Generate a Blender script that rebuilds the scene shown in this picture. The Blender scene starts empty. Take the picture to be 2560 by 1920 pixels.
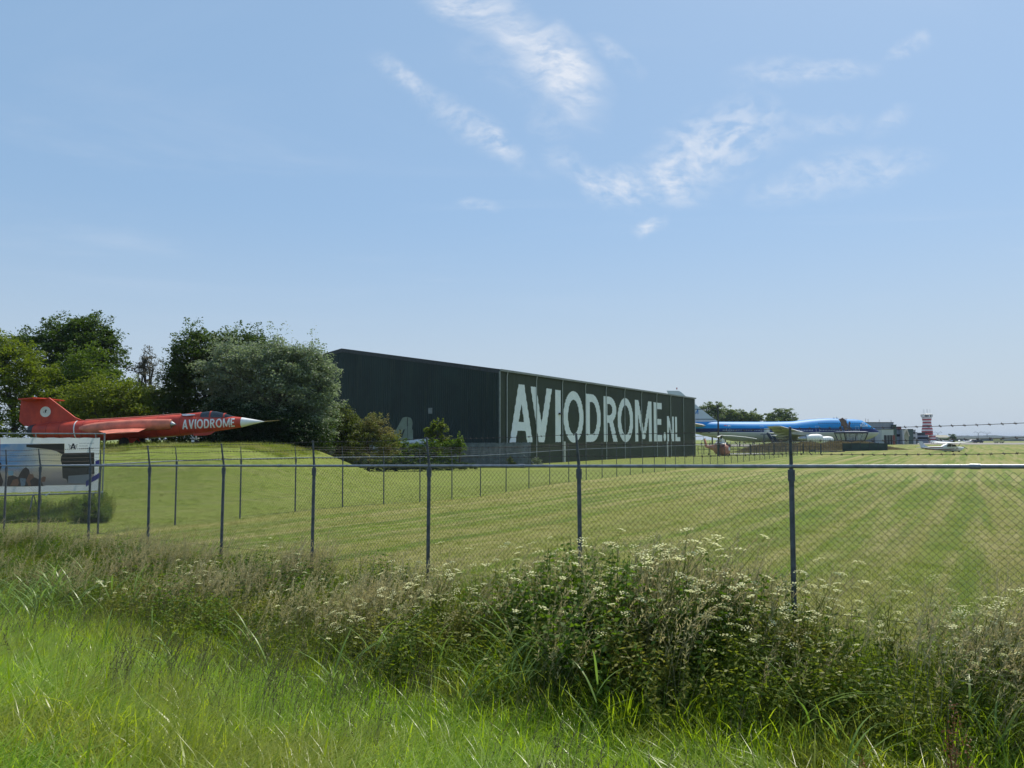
import bpy, math, random
import numpy as np
from mathutils import Vector, Matrix
random.seed(7); RS = np.random.RandomState(7)
scene = bpy.context.scene
COL = scene.collection
R = math.radians
# ------------------------------------------------------------------ camera
F = 1923.0; EYE = 3.3
TH = math.atan(138 / F)
cam_d = bpy.data.cameras.new("camera"); cam = bpy.data.objects.new("camera", cam_d); COL.objects.link(cam)
cam.location = (0, 0, EYE); cam.rotation_euler = (math.pi / 2 + TH, 0, 0)
cam_d.sensor_width = 36; cam_d.lens = F / 2560 * 36; cam_d.clip_end = 12000; cam_d.clip_start = .1
scene.camera = cam
# ------------------------------------------------------------------ light
SUN_AZ, SUN_EL = R(34), R(56)          # azimuth clockwise from +Y (towards +X)
sd = Vector((math.sin(SUN_AZ) * math.cos(SUN_EL), math.cos(SUN_AZ) * math.cos(SUN_EL), math.sin(SUN_EL)))
sun_d = bpy.data.lights.new("sun", 'SUN'); sun_d.energy = 5.0; sun_d.angle = R(.55); sun_d.color = (1, .93, .80)
sun = bpy.data.objects.new("sun", sun_d); COL.objects.link(sun)
sun.rotation_euler = (-sd).to_track_quat('-Z', 'Y').to_euler(); sun.location = (0, 0, 60)
scene.view_settings.view_transform = 'Standard'; scene.view_settings.look = 'None'
scene.view_settings.exposure = 0.0; scene.view_settings.gamma = 1; scene.view_settings.use_curve_mapping = False
try:
    scene.cycles.volume_bounces = 0; scene.cycles.transparent_max_bounces = 12; scene.cycles.max_bounces = 8
    scene.cycles.diffuse_bounces = 3; scene.cycles.transmission_bounces = 4; scene.cycles.glossy_bounces = 2
    scene.cycles.use_denoising = True
except Exception: pass

def AB(px, py):                         # pixel -> (x/y, z/y)
    u, v = px - 1280, 960 - py
    q = F * math.cos(TH) - v * math.sin(TH)
    return u / q, (F * math.sin(TH) + v * math.cos(TH)) / q
def PX(px, py, Y):
    a, b = AB(px, py); return Vector((a * Y, Y, EYE + b * Y))

class NT:                               # tiny node helper
    def __init__(s, tree): s.t = tree; s.n = tree.nodes; s.l = tree.links
    def new(s, typ, **kw):
        nd = s.n.new(typ)
        for k, v in kw.items(): setattr(nd, k, v)
        return nd
    def put(s, sock, val):
        if hasattr(val, 'is_linked') or isinstance(val, bpy.types.NodeSocket): s.l.new(val, sock)
        else: sock.default_value = val
    def math(s, op, a, b=None, c=None, clamp=False):
        m = s.new('ShaderNodeMath', operation=op); m.use_clamp = clamp
        s.put(m.inputs[0], a)
        if b is not None: s.put(m.inputs[1], b)
        if c is not None: s.put(m.inputs[2], c)
        return m.outputs[0]
    def vmath(s, op, a, b=None, scale=None):
        m = s.new('ShaderNodeVectorMath', operation=op); s.put(m.inputs[0], a)
        if b is not None: s.put(m.inputs[1], b)
        if scale is not None: s.put(m.inputs['Scale'], scale)
        return m.outputs['Value'] if op in ('LENGTH', 'DOT_PRODUCT', 'DISTANCE') else m.outputs['Vector']
    def noise(s, vec, scale, detail=4, rough=.55, dist=0):
        m = s.new('ShaderNodeTexNoise'); m.inputs['Scale'].default_value = scale
        m.inputs['Detail'].default_value = detail; m.inputs['Roughness'].default_value = rough
        m.inputs['Distortion'].default_value = dist
        if vec is not None: s.l.new(vec, m.inputs['Vector'])
        return m.outputs['Fac']
    def ramp(s, fac, lo, hi, a=0, b=1, smooth=True):
        m = s.new('ShaderNodeMapRange', interpolation_type='SMOOTHSTEP' if smooth else 'LINEAR')
        s.put(m.inputs[0], fac); s.put(m.inputs[1], lo); s.put(m.inputs[2], hi); s.put(m.inputs[3], a); s.put(m.inputs[4], b)
        return m.outputs[0]
    def mix(s, fac, a, b, mode='MIX'):
        m = s.new('ShaderNodeMix', data_type='RGBA', blend_type=mode)
        s.put(m.inputs[0], fac); s.put(m.inputs[6], a if not isinstance(a, tuple) else c4(a)); s.put(m.inputs[7], b if not isinstance(b, tuple) else c4(b))
        return m.outputs[2]
    def mapping(s, vec, loc=(0, 0, 0), rot=(0, 0, 0), scale=(1, 1, 1), typ='POINT'):
        m = s.new('ShaderNodeMapping', vector_type=typ); s.l.new(vec, m.inputs[0])
        m.inputs['Location'].default_value = loc; m.inputs['Rotation'].default_value = rot; m.inputs['Scale'].default_value = scale
        return m.outputs[0]
def c4(c): return (c[0], c[1], c[2], 1.0)

# ------------------------------------------------------------------ world: daylight sky with thin cirrus
world = bpy.data.worlds.new("World"); scene.world = world; world.use_nodes = True
W = NT(world.node_tree); W.n.clear()
sky = W.new('ShaderNodeTexSky', sky_type='NISHITA'); sky.sun_disc = False
sky.sun_elevation = SUN_EL; sky.sun_rotation = SUN_AZ; sky.altitude = 0
sky.air_density = 1.0; sky.dust_density = 1.0; sky.ozone_density = 1.3
tc = W.new('ShaderNodeTexCoord').outputs['Generated']
sp = W.new('ShaderNodeSeparateXYZ'); W.l.new(tc, sp.inputs[0])
yy = W.math('MAXIMUM', sp.outputs[1], .08)
ca = W.math('DIVIDE', sp.outputs[0], yy); cb = W.math('DIVIDE', sp.outputs[2], yy)
cv = W.new('ShaderNodeCombineXYZ'); W.l.new(ca, cv.inputs[0]); W.l.new(cb, cv.inputs[1])
def warp(vec, scale, amt, seed):
    m = W.new('ShaderNodeTexNoise'); m.inputs['Scale'].default_value = scale; m.inputs['Detail'].default_value = 5
    W.l.new(W.mapping(vec, loc=(seed, seed * 2, 0)), m.inputs['Vector'])
    o = W.vmath('SUBTRACT', m.outputs['Color'], (.5, .5, .5))
    return W.vmath('ADD', vec, W.vmath('SCALE', o, scale=amt))
cw = warp(warp(cv.outputs[0], 5, .07, 1.3), 24, .022, 4.1)
# (x0,y0,x1,y1,half width px, strength, texture kind)
CL = [(1060, -60, 1200, 20, 42, .55, 0), (1175, 0, 1320, 95, 40, .62, 0), (1300, 105, 1450, 270, 46, .95, 0), (1370, 100, 1480, 215, 36, .8, 0), (1100, -10, 1160, 40, 30, .35, 0),
      (945, 160, 1060, 240, 20, .5, 1), (1020, 225, 1340, 440, 26, .42, 1), (1190, 310, 1290, 400, 26, .3, 1), (1200, 125, 1420, 240, 60, .16, 1),
      (1380, 390, 1500, 470, 28, .35, 1), (1480, 470, 1520, 490, 32, .62, 1), (1550, 450, 1590, 470, 30, .6, 1), (1640, 410, 1740, 360, 44, .5, 1),
      (1700, 350, 1920, 320, 60, .55, 2), (1660, 420, 1700, 480, 28, .45, 1), (1560, 480, 1800, 420, 50, .25, 1), (1850, 200, 2060, 185, 26, .4, 1), (2020, 195, 2180, 165, 22, .33, 1),
      (1880, 475, 2060, 440, 28, .36, 1), (2020, 440, 2310, 405, 42, .42, 1), (2215, 129, 2330, 92, 15, .42, 1), (1160, 520, 1240, 530, 12, .5, 1),
      (1600, 588, 1650, 552, 15, .75, 1), (1490, 110, 1590, 165, 18, .4, 1), (1995, 330, 2150, 300, 22, .34, 1), (2190, 320, 2270, 260, 20, .3, 1), (1340, 300, 1420, 330, 30, .2, 1)]
total = None
n_streak = W.noise(W.mapping(cw, rot=(0, 0, R(45)), scale=(20, 52, 1)), 1.0, 7, .6)
n_wisp = W.noise(W.mapping(cw, rot=(0, 0, R(-18)), scale=(24, 40, 1)), 1.3, 7, .62)
n_puff = W.noise(W.mapping(cw, rot=(0, 0, R(-25)), scale=(34, 60, 1)), 1.0, 3, .5)
tex = [W.ramp(n_streak, .2, .8), W.ramp(n_wisp, .3, .74), W.ramp(n_puff, .34, .66)]
for x0, y0, x1, y1, w, st, k in CL:
    a0, b0 = AB(x0, y0); a1, b1 = AB(x1, y1)
    L = math.hypot(a1 - a0, b1 - b0) / 2 + w / F * 1.2
    ang = math.atan2(b1 - b0, a1 - a0)
    loc = W.mapping(cw, loc=((a0 + a1) / 2, (b0 + b1) / 2, 0), rot=(0, 0, ang), scale=(L, w / F * 1.6, 1), typ='TEXTURE')
    m = W.ramp(W.vmath('LENGTH', loc), 1.25, .15, 0, 1)
    m = W.math('MULTIPLY', W.math('MULTIPLY', m, tex[k]), min(1, st * .98))
    total = m if total is None else W.math('ADD', total, m)
zz = W.math('MAXIMUM', sp.outputs[2], .03)     # the same thin cirrus goes on over the rest of the sky
pv = W.new('ShaderNodeCombineXYZ'); W.l.new(W.math('DIVIDE', sp.outputs[0], zz), pv.inputs[0]); W.l.new(W.math('DIVIDE', sp.outputs[1], zz), pv.inputs[1])
gen = W.noise(W.mapping(pv.outputs[0], scale=(.35, .8, 1)), 1.0, 6, .62, .8)
gen = W.math('MULTIPLY', W.ramp(gen, .5, .85), .22)
gen = W.math('MULTIPLY', gen, W.ramp(sp.outputs[2], .05, .3))
total = W.math('MINIMUM', W.math('ADD', total, gen), .85)
skyc = W.mix(.5, sky.outputs[0], (4.9, 8.0, 12.0))
# thin milky veil low over the horizon
veil = W.ramp(sp.outputs[2], 0.0, .30, .74, 0.0)
skyc = W.mix(veil, skyc, (6.7, 7.6, 8.5))
colr = W.mix(total, skyc, (9.6, 10.1, 11.0))
bg = W.new('ShaderNodeBackground'); W.l.new(colr, bg.inputs[0]); bg.inputs[1].default_value = .085
wo = W.new('ShaderNodeOutputWorld'); W.l.new(bg.outputs[0], wo.inputs[0])

# ------------------------------------------------------------------ object helpers
def setp(o, label=None, cat=None, group=None, kind=None):
    if label: o['label'] = label
    if cat: o['category'] = cat
    if group: o['group'] = group
    if kind: o['kind'] = kind
    return o
def empty(name, loc=(0, 0, 0), rz=0, label=None, cat=None, group=None):
    o = bpy.data.objects.new(name, None); COL.objects.link(o); o.location = loc; o.rotation_euler = (0, 0, rz)
    o.empty_display_size = .5
    return setp(o, label, cat, group)
def link(name, me, parent=None, mats=()):
    o = bpy.data.objects.new(name, me); COL.objects.link(o)
    if parent is not None: o.parent = parent
    for m in mats: me.materials.append(m)
    return o
class MB:
    def __init__(s): s.v = []; s.f = []; s.m = []; s.cur = 0
    def add(s, vs, fs):
        b = len(s.v); s.v += [tuple(v) for v in vs]
        for f in fs: s.f.append(tuple(b + i for i in f)); s.m.append(s.cur)
        return s
    def box(s, lo, hi):
        x0, y0, z0 = lo; x1, y1, z1 = hi
        return s.add([(x0, y0, z0), (x1, y0, z0), (x1, y1, z0), (x0, y1, z0), (x0, y0, z1), (x1, y0, z1), (x1, y1, z1), (x0, y1, z1)],
                     [(0, 3, 2, 1), (4, 5, 6, 7), (0, 1, 5, 4), (1, 2, 6, 5), (2, 3, 7, 6), (3, 0, 4, 7)])
    def tube(s, pts, r, n=8, cap=True):
        pts = [Vector(p) for p in pts]; rr = r if isinstance(r, (list, tuple)) else [r] * len(pts)
        rings = []; up = None
        for i, p in enumerate(pts):
            d = (pts[min(i + 1, len(pts) - 1)] - pts[max(i - 1, 0)]).normalized()
            if up is None: up = Vector((0, 0, 1)) if abs(d.z) < .9 else Vector((1, 0, 0))
            sx = d.cross(up).normalized(); up2 = sx.cross(d).normalized(); up = up2
            rings.append([p + (sx * math.cos(2 * math.pi * k / n) + up2 * math.sin(2 * math.pi * k / n)) * rr[i] for k in range(n)])
        vs = [v for ring in rings for v in ring]; fs = []
        for i in range(len(pts) - 1):
            for k in range(n):
                fs.append((i * n + k, i * n + (k + 1) % n, (i + 1) * n + (k + 1) % n, (i + 1) * n + k))
        if cap: fs.append(tuple(range(n))[::-1]); fs.append(tuple((len(pts) - 1) * n + k for k in range(n)))
        return s.add(vs, fs)
    def bar(s, a, b, w, h):                     # rectangular bar from a to b
        a, b = Vector(a), Vector(b); d = (b - a).normalized()
        up = Vector((0, 0, 1)) if abs(d.z) < .95 else Vector((0, 1, 0))
        sx = d.cross(up).normalized() * w / 2; u = sx.cross(d).normalized() * h / 2
        vs = [a - sx - u, a + sx - u, a + sx + u, a - sx + u, b - sx - u, b + sx - u, b + sx + u, b - sx + u]
        return s.add(vs, [(0, 1, 2, 3), (4, 7, 6, 5), (0, 4, 5, 1), (1, 5, 6, 2), (2, 6, 7, 3), (3, 7, 4, 0)])
    def rings(s, rings, cap=True):
        n = len(rings[0]); vs = [v for r_ in rings for v in r_]; fs = []
        for i in range(len(rings) - 1):
            for k in range(n): fs.append((i * n + k, i * n + (k + 1) % n, (i + 1) * n + (k + 1) % n, (i + 1) * n + k))
        if cap: fs.append(tuple(range(n))[::-1]); fs.append(tuple((len(rings) - 1) * n + k for k in range(n)))
        return s.add(vs, fs)
    def prism(s, poly, f0, f1):                 # poly 2D -> f0(p), f1(p) 3D
        n = len(poly); vs = [f0(p) for p in poly] + [f1(p) for p in poly]
        fs = [tuple(range(n))[::-1], tuple(range(n, 2 * n))] + [(k, (k + 1) % n, n + (k + 1) % n, n + k) for k in range(n)]
        return s.add(vs, fs)
    def build(s, name, mats, parent=None, smooth=False, kind=None, label=None):
        me = bpy.data.meshes.new(name); me.from_pydata(s.v, [], s.f)
        if not isinstance(mats, (list, tuple)): mats = [mats]
        for m in mats: me.materials.append(m)
        if len(mats) > 1: me.polygons.foreach_set('material_index', s.m)
        if smooth:
            me.polygons.foreach_set('use_smooth', [True] * len(me.polygons))
            try: me.set_sharp_from_angle(angle=R(38))
            except Exception: pass
        me.update(); o = link(name, me, parent)
        if kind: o['kind'] = kind
        if label: o['label'] = label
        return o

# ------------------------------------------------------------------ materials
def pmat(name, col, rough=.6, metal=0.0, var=.18, scale=3.0, bump=0.0, bscale=20, spec=.4, streak=0.0, col2=None, coat=0):
    m = bpy.data.materials.new(name); m.use_nodes = True; T = NT(m.node_tree); b = T.n['Principled BSDF']
    co = T.new('ShaderNodeTexCoord').outputs['Object']
    n = T.noise(co, scale, 6, .6)
    dark = tuple(c * (1 - var) for c in col) if col2 is None else col2
    lite = tuple(min(1, c * (1 + var)) for c in col)
    c = T.mix(T.ramp(n, .3, .7), dark, lite)
    if streak:
        sn = T.noise(T.mapping(co, scale=(4, 4, .25)), 1.6, 5, .7)
        c = T.mix(T.math('MULTIPLY', T.ramp(sn, .5, .75), streak), c, tuple(x * .45 for x in col))
    T.l.new(c, b.inputs['Base Color']); T.l.new(T.ramp(n, .2, .8, rough - .08, min(1, rough + .12)), b.inputs['Roughness'])
    b.inputs['Metallic'].default_value = metal; b.inputs['Specular IOR Level'].default_value = spec
    if coat: b.inputs['Coat Weight'].default_value = coat
    if bump:
        bn = T.new('ShaderNodeBump'); bn.inputs['Strength'].default_value = bump; bn.inputs['Distance'].default_value = .02
        T.l.new(T.noise(co, bscale, 4), bn.inputs['Height']); T.l.new(bn.outputs[0], b.inputs['Normal'])
    return m
def leafmat(name, c1, c2, c3=None, trans=.35, rough=.5, patch=0.0, back=None, pscale=.6, spec=.16):
    """c1..c2 by leaf, c3 mixed in by patches of the place"""
    m = bpy.data.materials.new(name); m.use_nodes = True; T = NT(m.node_tree); b = T.n['Principled BSDF']
    at = T.new('ShaderNodeAttribute', attribute_name='rnd').outputs['Fac']
    oi = T.new('ShaderNodeObjectInfo').outputs['Random']
    f = T.math('MULTIPLY_ADD', at, .6, T.math('MULTIPLY', oi, .4))
    c = T.mix(f, c1, c2)
    if c3 is not None:
        pos = T.new('ShaderNodeNewGeometry').outputs['Position']
        c = T.mix(T.math('MULTIPLY', T.ramp(T.noise(pos, pscale, 3), .42, .62), patch), c, c3)
    if back is not None:
        bf = T.new('ShaderNodeNewGeometry').outputs['Backfacing']; c = T.mix(bf, c, back)
    T.l.new(c, b.inputs['Base Color']); b.inputs['Roughness'].default_value = rough; b.inputs['Specular IOR Level'].default_value = spec
    tr = T.new('ShaderNodeBsdfTranslucent'); hs = T.new('ShaderNodeHueSaturation'); hs.inputs['Value'].default_value = 1.5; hs.inputs['Saturation'].default_value = 1.12
    T.l.new(c, hs.inputs['Color']); T.l.new(hs.outputs[0], tr.inputs[0])
    mx = T.new('ShaderNodeMixShader'); mx.inputs[0].default_value = trans
    T.l.new(b.outputs[0], mx.inputs[1]); T.l.new(tr.outputs[0], mx.inputs[2]); T.l.new(mx.outputs[0], T.n['Material Output'].inputs[0])
    return m
M = {}
M['galv'] = pmat('galvanised', (.22, .24, .27), .40, .5, .25, 9, .15, 60)
M['galv_dark'] = pmat('galvanised_dark', (.095, .108, .125), .5, .35, .3, 9, .15, 60)
M['wire'] = pmat('wire', (.075, .08, .085), .5, .4, .2, 9)
M['rust_wire'] = pmat('rust_wire', (.10, .085, .08), .7, .3, .3, 9)
M['red'] = pmat('faded_red', (.50, .060, .032), .5, 0, .2, 1.2, .05, 14, .4, .3, col2=(.40, .040, .024))
M['red2'] = pmat('sunlit_faded_red', (.62, .19, .12), .45, 0, .25, 1.4, 0, 10, .4)  # faded spine red, lightened in colour for the sunlit wing and intake highlight
M['white'] = pmat('white_paint', (.74, .75, .74), .45, 0, .06, 2, 0, 10, .4, .12)
M['offwhite'] = pmat('grey_white', (.58, .60, .60), .5, 0, .08, 2, 0, 10, .4, .2)
M['black'] = pmat('black_paint', (.02, .02, .022), .5, 0, .3, 3)
M['rubber'] = pmat('rubber', (.02, .02, .02), .85, 0, .3, 6)
M['glass'] = pmat('dark_glass', (.015, .02, .025), .08, 0, .2, 2, spec=.8)
M['alu'] = pmat('bare_metal', (.4, .42, .44), .35, .8, .15, 4)
M['wood'] = pmat('grey_wood', (.15, .175, .20), .85, 0, .3, 2, .2, 30, streak=.4)
M['steel_dark'] = pmat('dark_steel', (.05, .055, .06), .55, .3, .3, 4)
M['bark'] = pmat('bark', (.10, .085, .065), .9, 0, .35, 8, .5, 20)

# ------------------------------------------------------------------ terrain
def sm(a, b, x):
    t = np.clip((np.asarray(x, float) - a) / (b - a), 0, 1); return t * t * (3 - 2 * t)
PD = [(-50, 0), (0, 0), (1, -.06), (2, -.22), (3, -.27), (4, -.22), (5, -.02), (6, .30), (7, .65), (8, .92), (9, 1.08), (10, 1.14), (14, 1.2), (400, 1.2)]
FY = [(-100, .45), (8, .45), (12, .30), (30, .05), (60, .12), (90, .28), (120, .32), (149, .12), (300, .2), (700, 0), (6000, 0)]
def height(X, Y):
    X = np.asarray(X, float); Y = np.asarray(Y, float)
    d = 9.58 - (.6 * X + .8 * Y)
    k = ((X - 3.39) * -.8 + (Y - 9.43) * .6) / 3
    gf = .53 - .06 * np.clip(k, -4, 12)
    near = gf + np.interp(d, [p[0] for p in PD], [p[1] for p in PD]) * sm(14, 8, k)
    base = np.interp(Y, [p[0] for p in FY], [p[1] for p in FY])
    ratio = X / np.maximum(Y, 5)
    base = base + .72 * sm(.27, .52, ratio) * sm(60, 150, Y) * sm(900, 420, Y)
    base = base + .3 * sm(.3, .5, ratio) * sm(180, 300, Y) * sm(900, 420, Y)
    base = base + 2.7 * sm(31, 45, Y - .12 * (X + 25)) * sm(-6.5, -17, X) * sm(68, 58, Y)
    base = base - .35 * sm(34, 50, Y) * sm(74, 60, Y) * sm(-16, -10, X) * sm(4, -4, X)
    w = sm(-16, 0, d)
    out = np.where(d > 0, near, w * gf + (1 - w) * base)
    return out + .03 * np.sin(X * .9 + 1) * np.sin(Y * .7) * sm(80, 20, Y)
def hz(x, y): return float(height(x, y))
def nonuni(lo, hi, dlo, dhi, step, grow):
    a = list(np.arange(dlo, dhi + 1e-6, step)); s = step
    while a[-1] < hi: s *= grow; a.append(a[-1] + s)
    s = step
    while a[0] > lo: s *= grow; a.insert(0, a[0] - s)
    return np.array(a)
def grid_mesh(name, xs, ys, hf, mat):
    GX, GY = np.meshgrid(xs, ys); Z = hf(GX, GY); nx, ny = len(xs), len(ys)
    co = np.stack([GX, GY, Z], -1).reshape(-1, 3)
    i = np.arange((ny - 1) * (nx - 1)); r_, c_ = i // (nx - 1), i % (nx - 1); a = r_ * nx + c_
    q = np.stack([a, a + 1, a + nx + 1, a + nx], -1)
    me = np_mesh(name, co, q); me.polygons.foreach_set('use_smooth', np.ones(len(q), bool)); me.materials.append(mat)
    return link(name, me)
def np_mesh(name, co, faces):
    me = bpy.data.meshes.new(name); n = faces.shape[1]
    me.vertices.add(len(co)); me.vertices.foreach_set('co', np.ascontiguousarray(co, np.float32).ravel())
    me.loops.add(faces.size); me.loops.foreach_set('vertex_index', np.ascontiguousarray(faces, np.int32).ravel())
    me.polygons.add(len(faces)); me.polygons.foreach_set('loop_start', np.arange(0, faces.size, n, dtype=np.int32))
    me.update(calc_edges=True); return me

def ground_mat():
    m = bpy.data.materials.new('mown_field'); m.use_nodes = True; T = NT(m.node_tree); b = T.n['Principled BSDF']
    pos = T.new('ShaderNodeNewGeometry').outputs['Position']
    ac = T.mapping(pos, rot=(0, 0, -math.atan2(.858, .513)))          # x along the mowing direction, y across
    n1 = T.noise(T.mapping(ac, scale=(.014, .62, 0)), 1.0, 3, .5, .3)  # swaths
    n2 = T.noise(T.mapping(ac, scale=(.05, 1.25, 0)), 1.0, 4, .6)
    n3 = T.noise(pos, .35, 5, .6); n4 = T.noise(pos, 3.2, 6, .7); n5 = T.noise(pos, 14, 5, .7)
    g = T.mix(T.ramp(n3, .3, .7), (.080, .130, .015), (.145, .205, .022))
    g = T.mix(T.math('MULTIPLY', T.ramp(n1, .44, .58), .75), g, (.235, .225, .065))
    f2 = T.math('MULTIPLY', T.ramp(n2, .44, .64), .78)
    g = T.mix(f2, g, (.29, .26, .11))                                 # dry cuttings in rows
    g = T.mix(T.math('MULTIPLY', T.ramp(n4, .52, .72), .6), g, (.28, .26, .10))
    g = T.mix(T.math('MULTIPLY', T.ramp(n4, .46, .28), .8), g, (.045, .075, .012))
    g = T.mix(T.math('MULTIPLY', T.ramp(n5, .58, .76), .7), g, (.05, .055, .02))
    # behind the second fence: plain, finer lawn
    ac2 = T.new('ShaderNodeSeparateXYZ'); T.l.new(ac, ac2.inputs[0])
    lawn = T.mix(T.ramp(n4, .3, .7), (.135, .185, .024), (.205, .250, .042))
    lawn = T.mix(T.math('MULTIPLY', T.ramp(T.noise(T.mapping(pos, scale=(.3, 3.0, 1)), 1.0, 5), .42, .66), .55), lawn, (.25, .25, .09))
    cst = -.858 * -12.7 + .513 * 29.3
    fence_side = T.ramp(ac2.outputs[1], cst - .25, cst + .25)
    g = T.mix(fence_side, g, lawn)
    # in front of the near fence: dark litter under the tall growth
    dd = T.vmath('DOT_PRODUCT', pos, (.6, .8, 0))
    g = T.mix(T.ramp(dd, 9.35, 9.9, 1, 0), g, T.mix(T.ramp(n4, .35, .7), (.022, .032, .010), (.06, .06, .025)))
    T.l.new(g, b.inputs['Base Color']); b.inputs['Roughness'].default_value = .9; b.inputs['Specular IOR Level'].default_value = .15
    bn = T.new('ShaderNodeBump'); bn.inputs['Strength'].default_value = .9; bn.inputs['Distance'].default_value = .09
    T.l.new(T.math('ADD', n4, T.math('MULTIPLY', n5, .5)), bn.inputs['Height']); T.l.new(bn.outputs[0], b.inputs['Normal'])
    return m
xs = nonuni(-5200, 5200, -26, 26, .5, 1.055); ys = nonuni(-300, 5300, -4, 46, .5, 1.05)
ground = grid_mesh('ground', xs, ys, height, ground_mat()); ground['kind'] = 'structure'
# pale paved apron beyond the grass
apron_m = pmat('apron_concrete', (.22, .205, .185), .85, 0, .12, .05)
ap = MB(); q = [(104, 250), (165, 262), (330, 330), (1500, 1200), (1500, 1400), (150, 420), (100, 300)]
ap.add([(x, y, hz(x, y) + .05) for x, y in q], [tuple(range(len(q)))])
aprox = nonuni(96, 900, 96, 900, 14, 1.1); aproy = np.arange(300, 470, 12.)
apron = grid_mesh('apron', aprox, aproy, lambda X, Y: height(X, Y) + .06, apron_m); apron['kind'] = 'structure'
HAZE = 1.0e-4
# ------------------------------------------------------------------ lettering
def ell(cx, cy, rx, ry, n=36, a0=0, a1=360): return [(cx + rx * math.cos(R(a0 + (a1 - a0) * i / n)), cy + ry * math.sin(R(a0 + (a1 - a0) * i / n))) for i in range(n + (a1 - a0 < 360))]
def rect(x0, y0, x1, y1): return [(x0, y0), (x1, y0), (x1, y1), (x0, y1)]
def bowl(x0, y0, x1, y1, t):                       # D-like closed bowl with its hole
    r = (y1 - y0) / 2; c = (y0 + y1) / 2; w = x1 - x0
    o = [(x0, y0)] + [(x0 + w * .42 + w * .58 * math.cos(R(a)), c + r * math.sin(R(a))) for a in range(-90, 91, 10)] + [(x0, y1)]
    i = [(x0 + t, y0 + t * .82)] + [(x0 + w * .42 + (w * .58 - t) * math.cos(R(a)), c + (r - t * .82) * math.sin(R(a))) for a in range(-90, 91, 10)] + [(x0 + t, y1 - t * .82)]
    return [o, i]
GL = {'A': (.8, [[[(0, 0), (.2, 0), (.5, 1), (.3, 1)]], [[(.6, 0), (.8, 0), (.5, 1), (.3, 1)]], [rect(.17, .2, .63, .35)]]),
      'V': (.78, [[[(.29, 0), (.49, 0), (.2, 1), (0, 1)]], [[(.29, 0), (.49, 0), (.78, 1), (.58, 1)]]]),
      'I': (.2, [[rect(0, 0, .2, 1)]]),
      'O': (.9, [[ell(.45, .5, .45, .515), ell(.45, .5, .255, .345)]]),
      'D': (.78, [bowl(0, 0, .78, 1, .2)]),
      'R': (.72, [bowl(0, .42, .66, 1, .2), [rect(0, 0, .2, .8)], [[(.26, .47), (.46, .5), (.72, 0), (.5, 0)]]]),
      'M': (1.0, [[rect(0, 0, .17, 1)], [rect(.83, 0, 1, 1)], [[(.02, 1), (.2, 1), (.58, .06), (.42, .06)]], [[(.8, 1), (.98, 1), (.58, .06), (.42, .06)]]]),
      'E': (.55, [[rect(0, 0, .2, 1)], [rect(.1, 0, .55, .165)], [rect(.1, .43, .5, .58)], [rect(.1, .835, .54, 1)]]),
      'N': (.72, [[rect(0, 0, .18, 1)], [rect(.54, 0, .72, 1)], [[(0, 1), (.2, 1), (.72, 0), (.52, 0)]]]),
      'L': (.5, [[rect(0, 0, .2, 1)], [rect(.1, 0, .5, .17)]]),
      'K': (.72, [[rect(0, 0, .19, 1)], [[(.15, .38), (.15, .62), (.5, 1), (.71, 1)]], [[(.24, .56), (.36, .68), (.74, 0), (.52, 0)]]]),
      '.': (.24, [[ell(.12, .13, .12, .13, 16)]]),
      'P': (.62, [bowl(0, .4, .62, 1, .2), [rect(0, 0, .2, .8)]]),
      'H': (.7, [[rect(0, 0, .19, 1)], [rect(.51, 0, .7, 1)], [rect(.1, .42, .6, .58)]]),
      'B': (.66, [bowl(0, .44, .62, 1, .18), bowl(0, 0, .66, .58, .18)]),
      'U': (.7, [[rect(0, .3, .18, 1)], [rect(.52, .3, .7, 1)], [ell(.35, .32, .35, .33, 18, 180, 360) + ell(.35, .32, .17, .17, 18, 180, 360)[::-1]]]),
      'C': (.72, [[ell(.42, .5, .42, .51, 30, 50, 310) + ell(.42, .5, .24, .34, 30, 50, 310)[::-1]]]),
      'T': (.62, [[rect(.21, 0, .41, 1)], [rect(0, .84, .62, 1)]]),
      'S': (.6, [[rect(.04, 0, .5, .17)], [rect(.38, .08, .58, .5)], [rect(.06, .42, .54, .58)], [rect(.02, .5, .22, .92)], [rect(.1, .83, .56, 1)]]),
      '-': (.3, [[rect(0, .4, .3, .56)]]), ' ': (.4, [])}
def spans(groups, x):
    iv = []
    for g in groups:
        ys = []
        for poly in g:
            for (xa, ya), (xb, yb) in zip(poly, poly[1:] + poly[:1]):
                if (xa <= x) != (xb <= x): ys.append(ya + (yb - ya) * (x - xa) / (xb - xa))
        ys.sort(); iv += list(zip(ys[::2], ys[1::2]))
    iv.sort(); out = []
    for a, b in iv:
        if out and a <= out[-1][1] + 1e-6: out[-1] = (out[-1][0], max(b, out[-1][1]))
        else: out.append((a, b))
    return out
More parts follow.
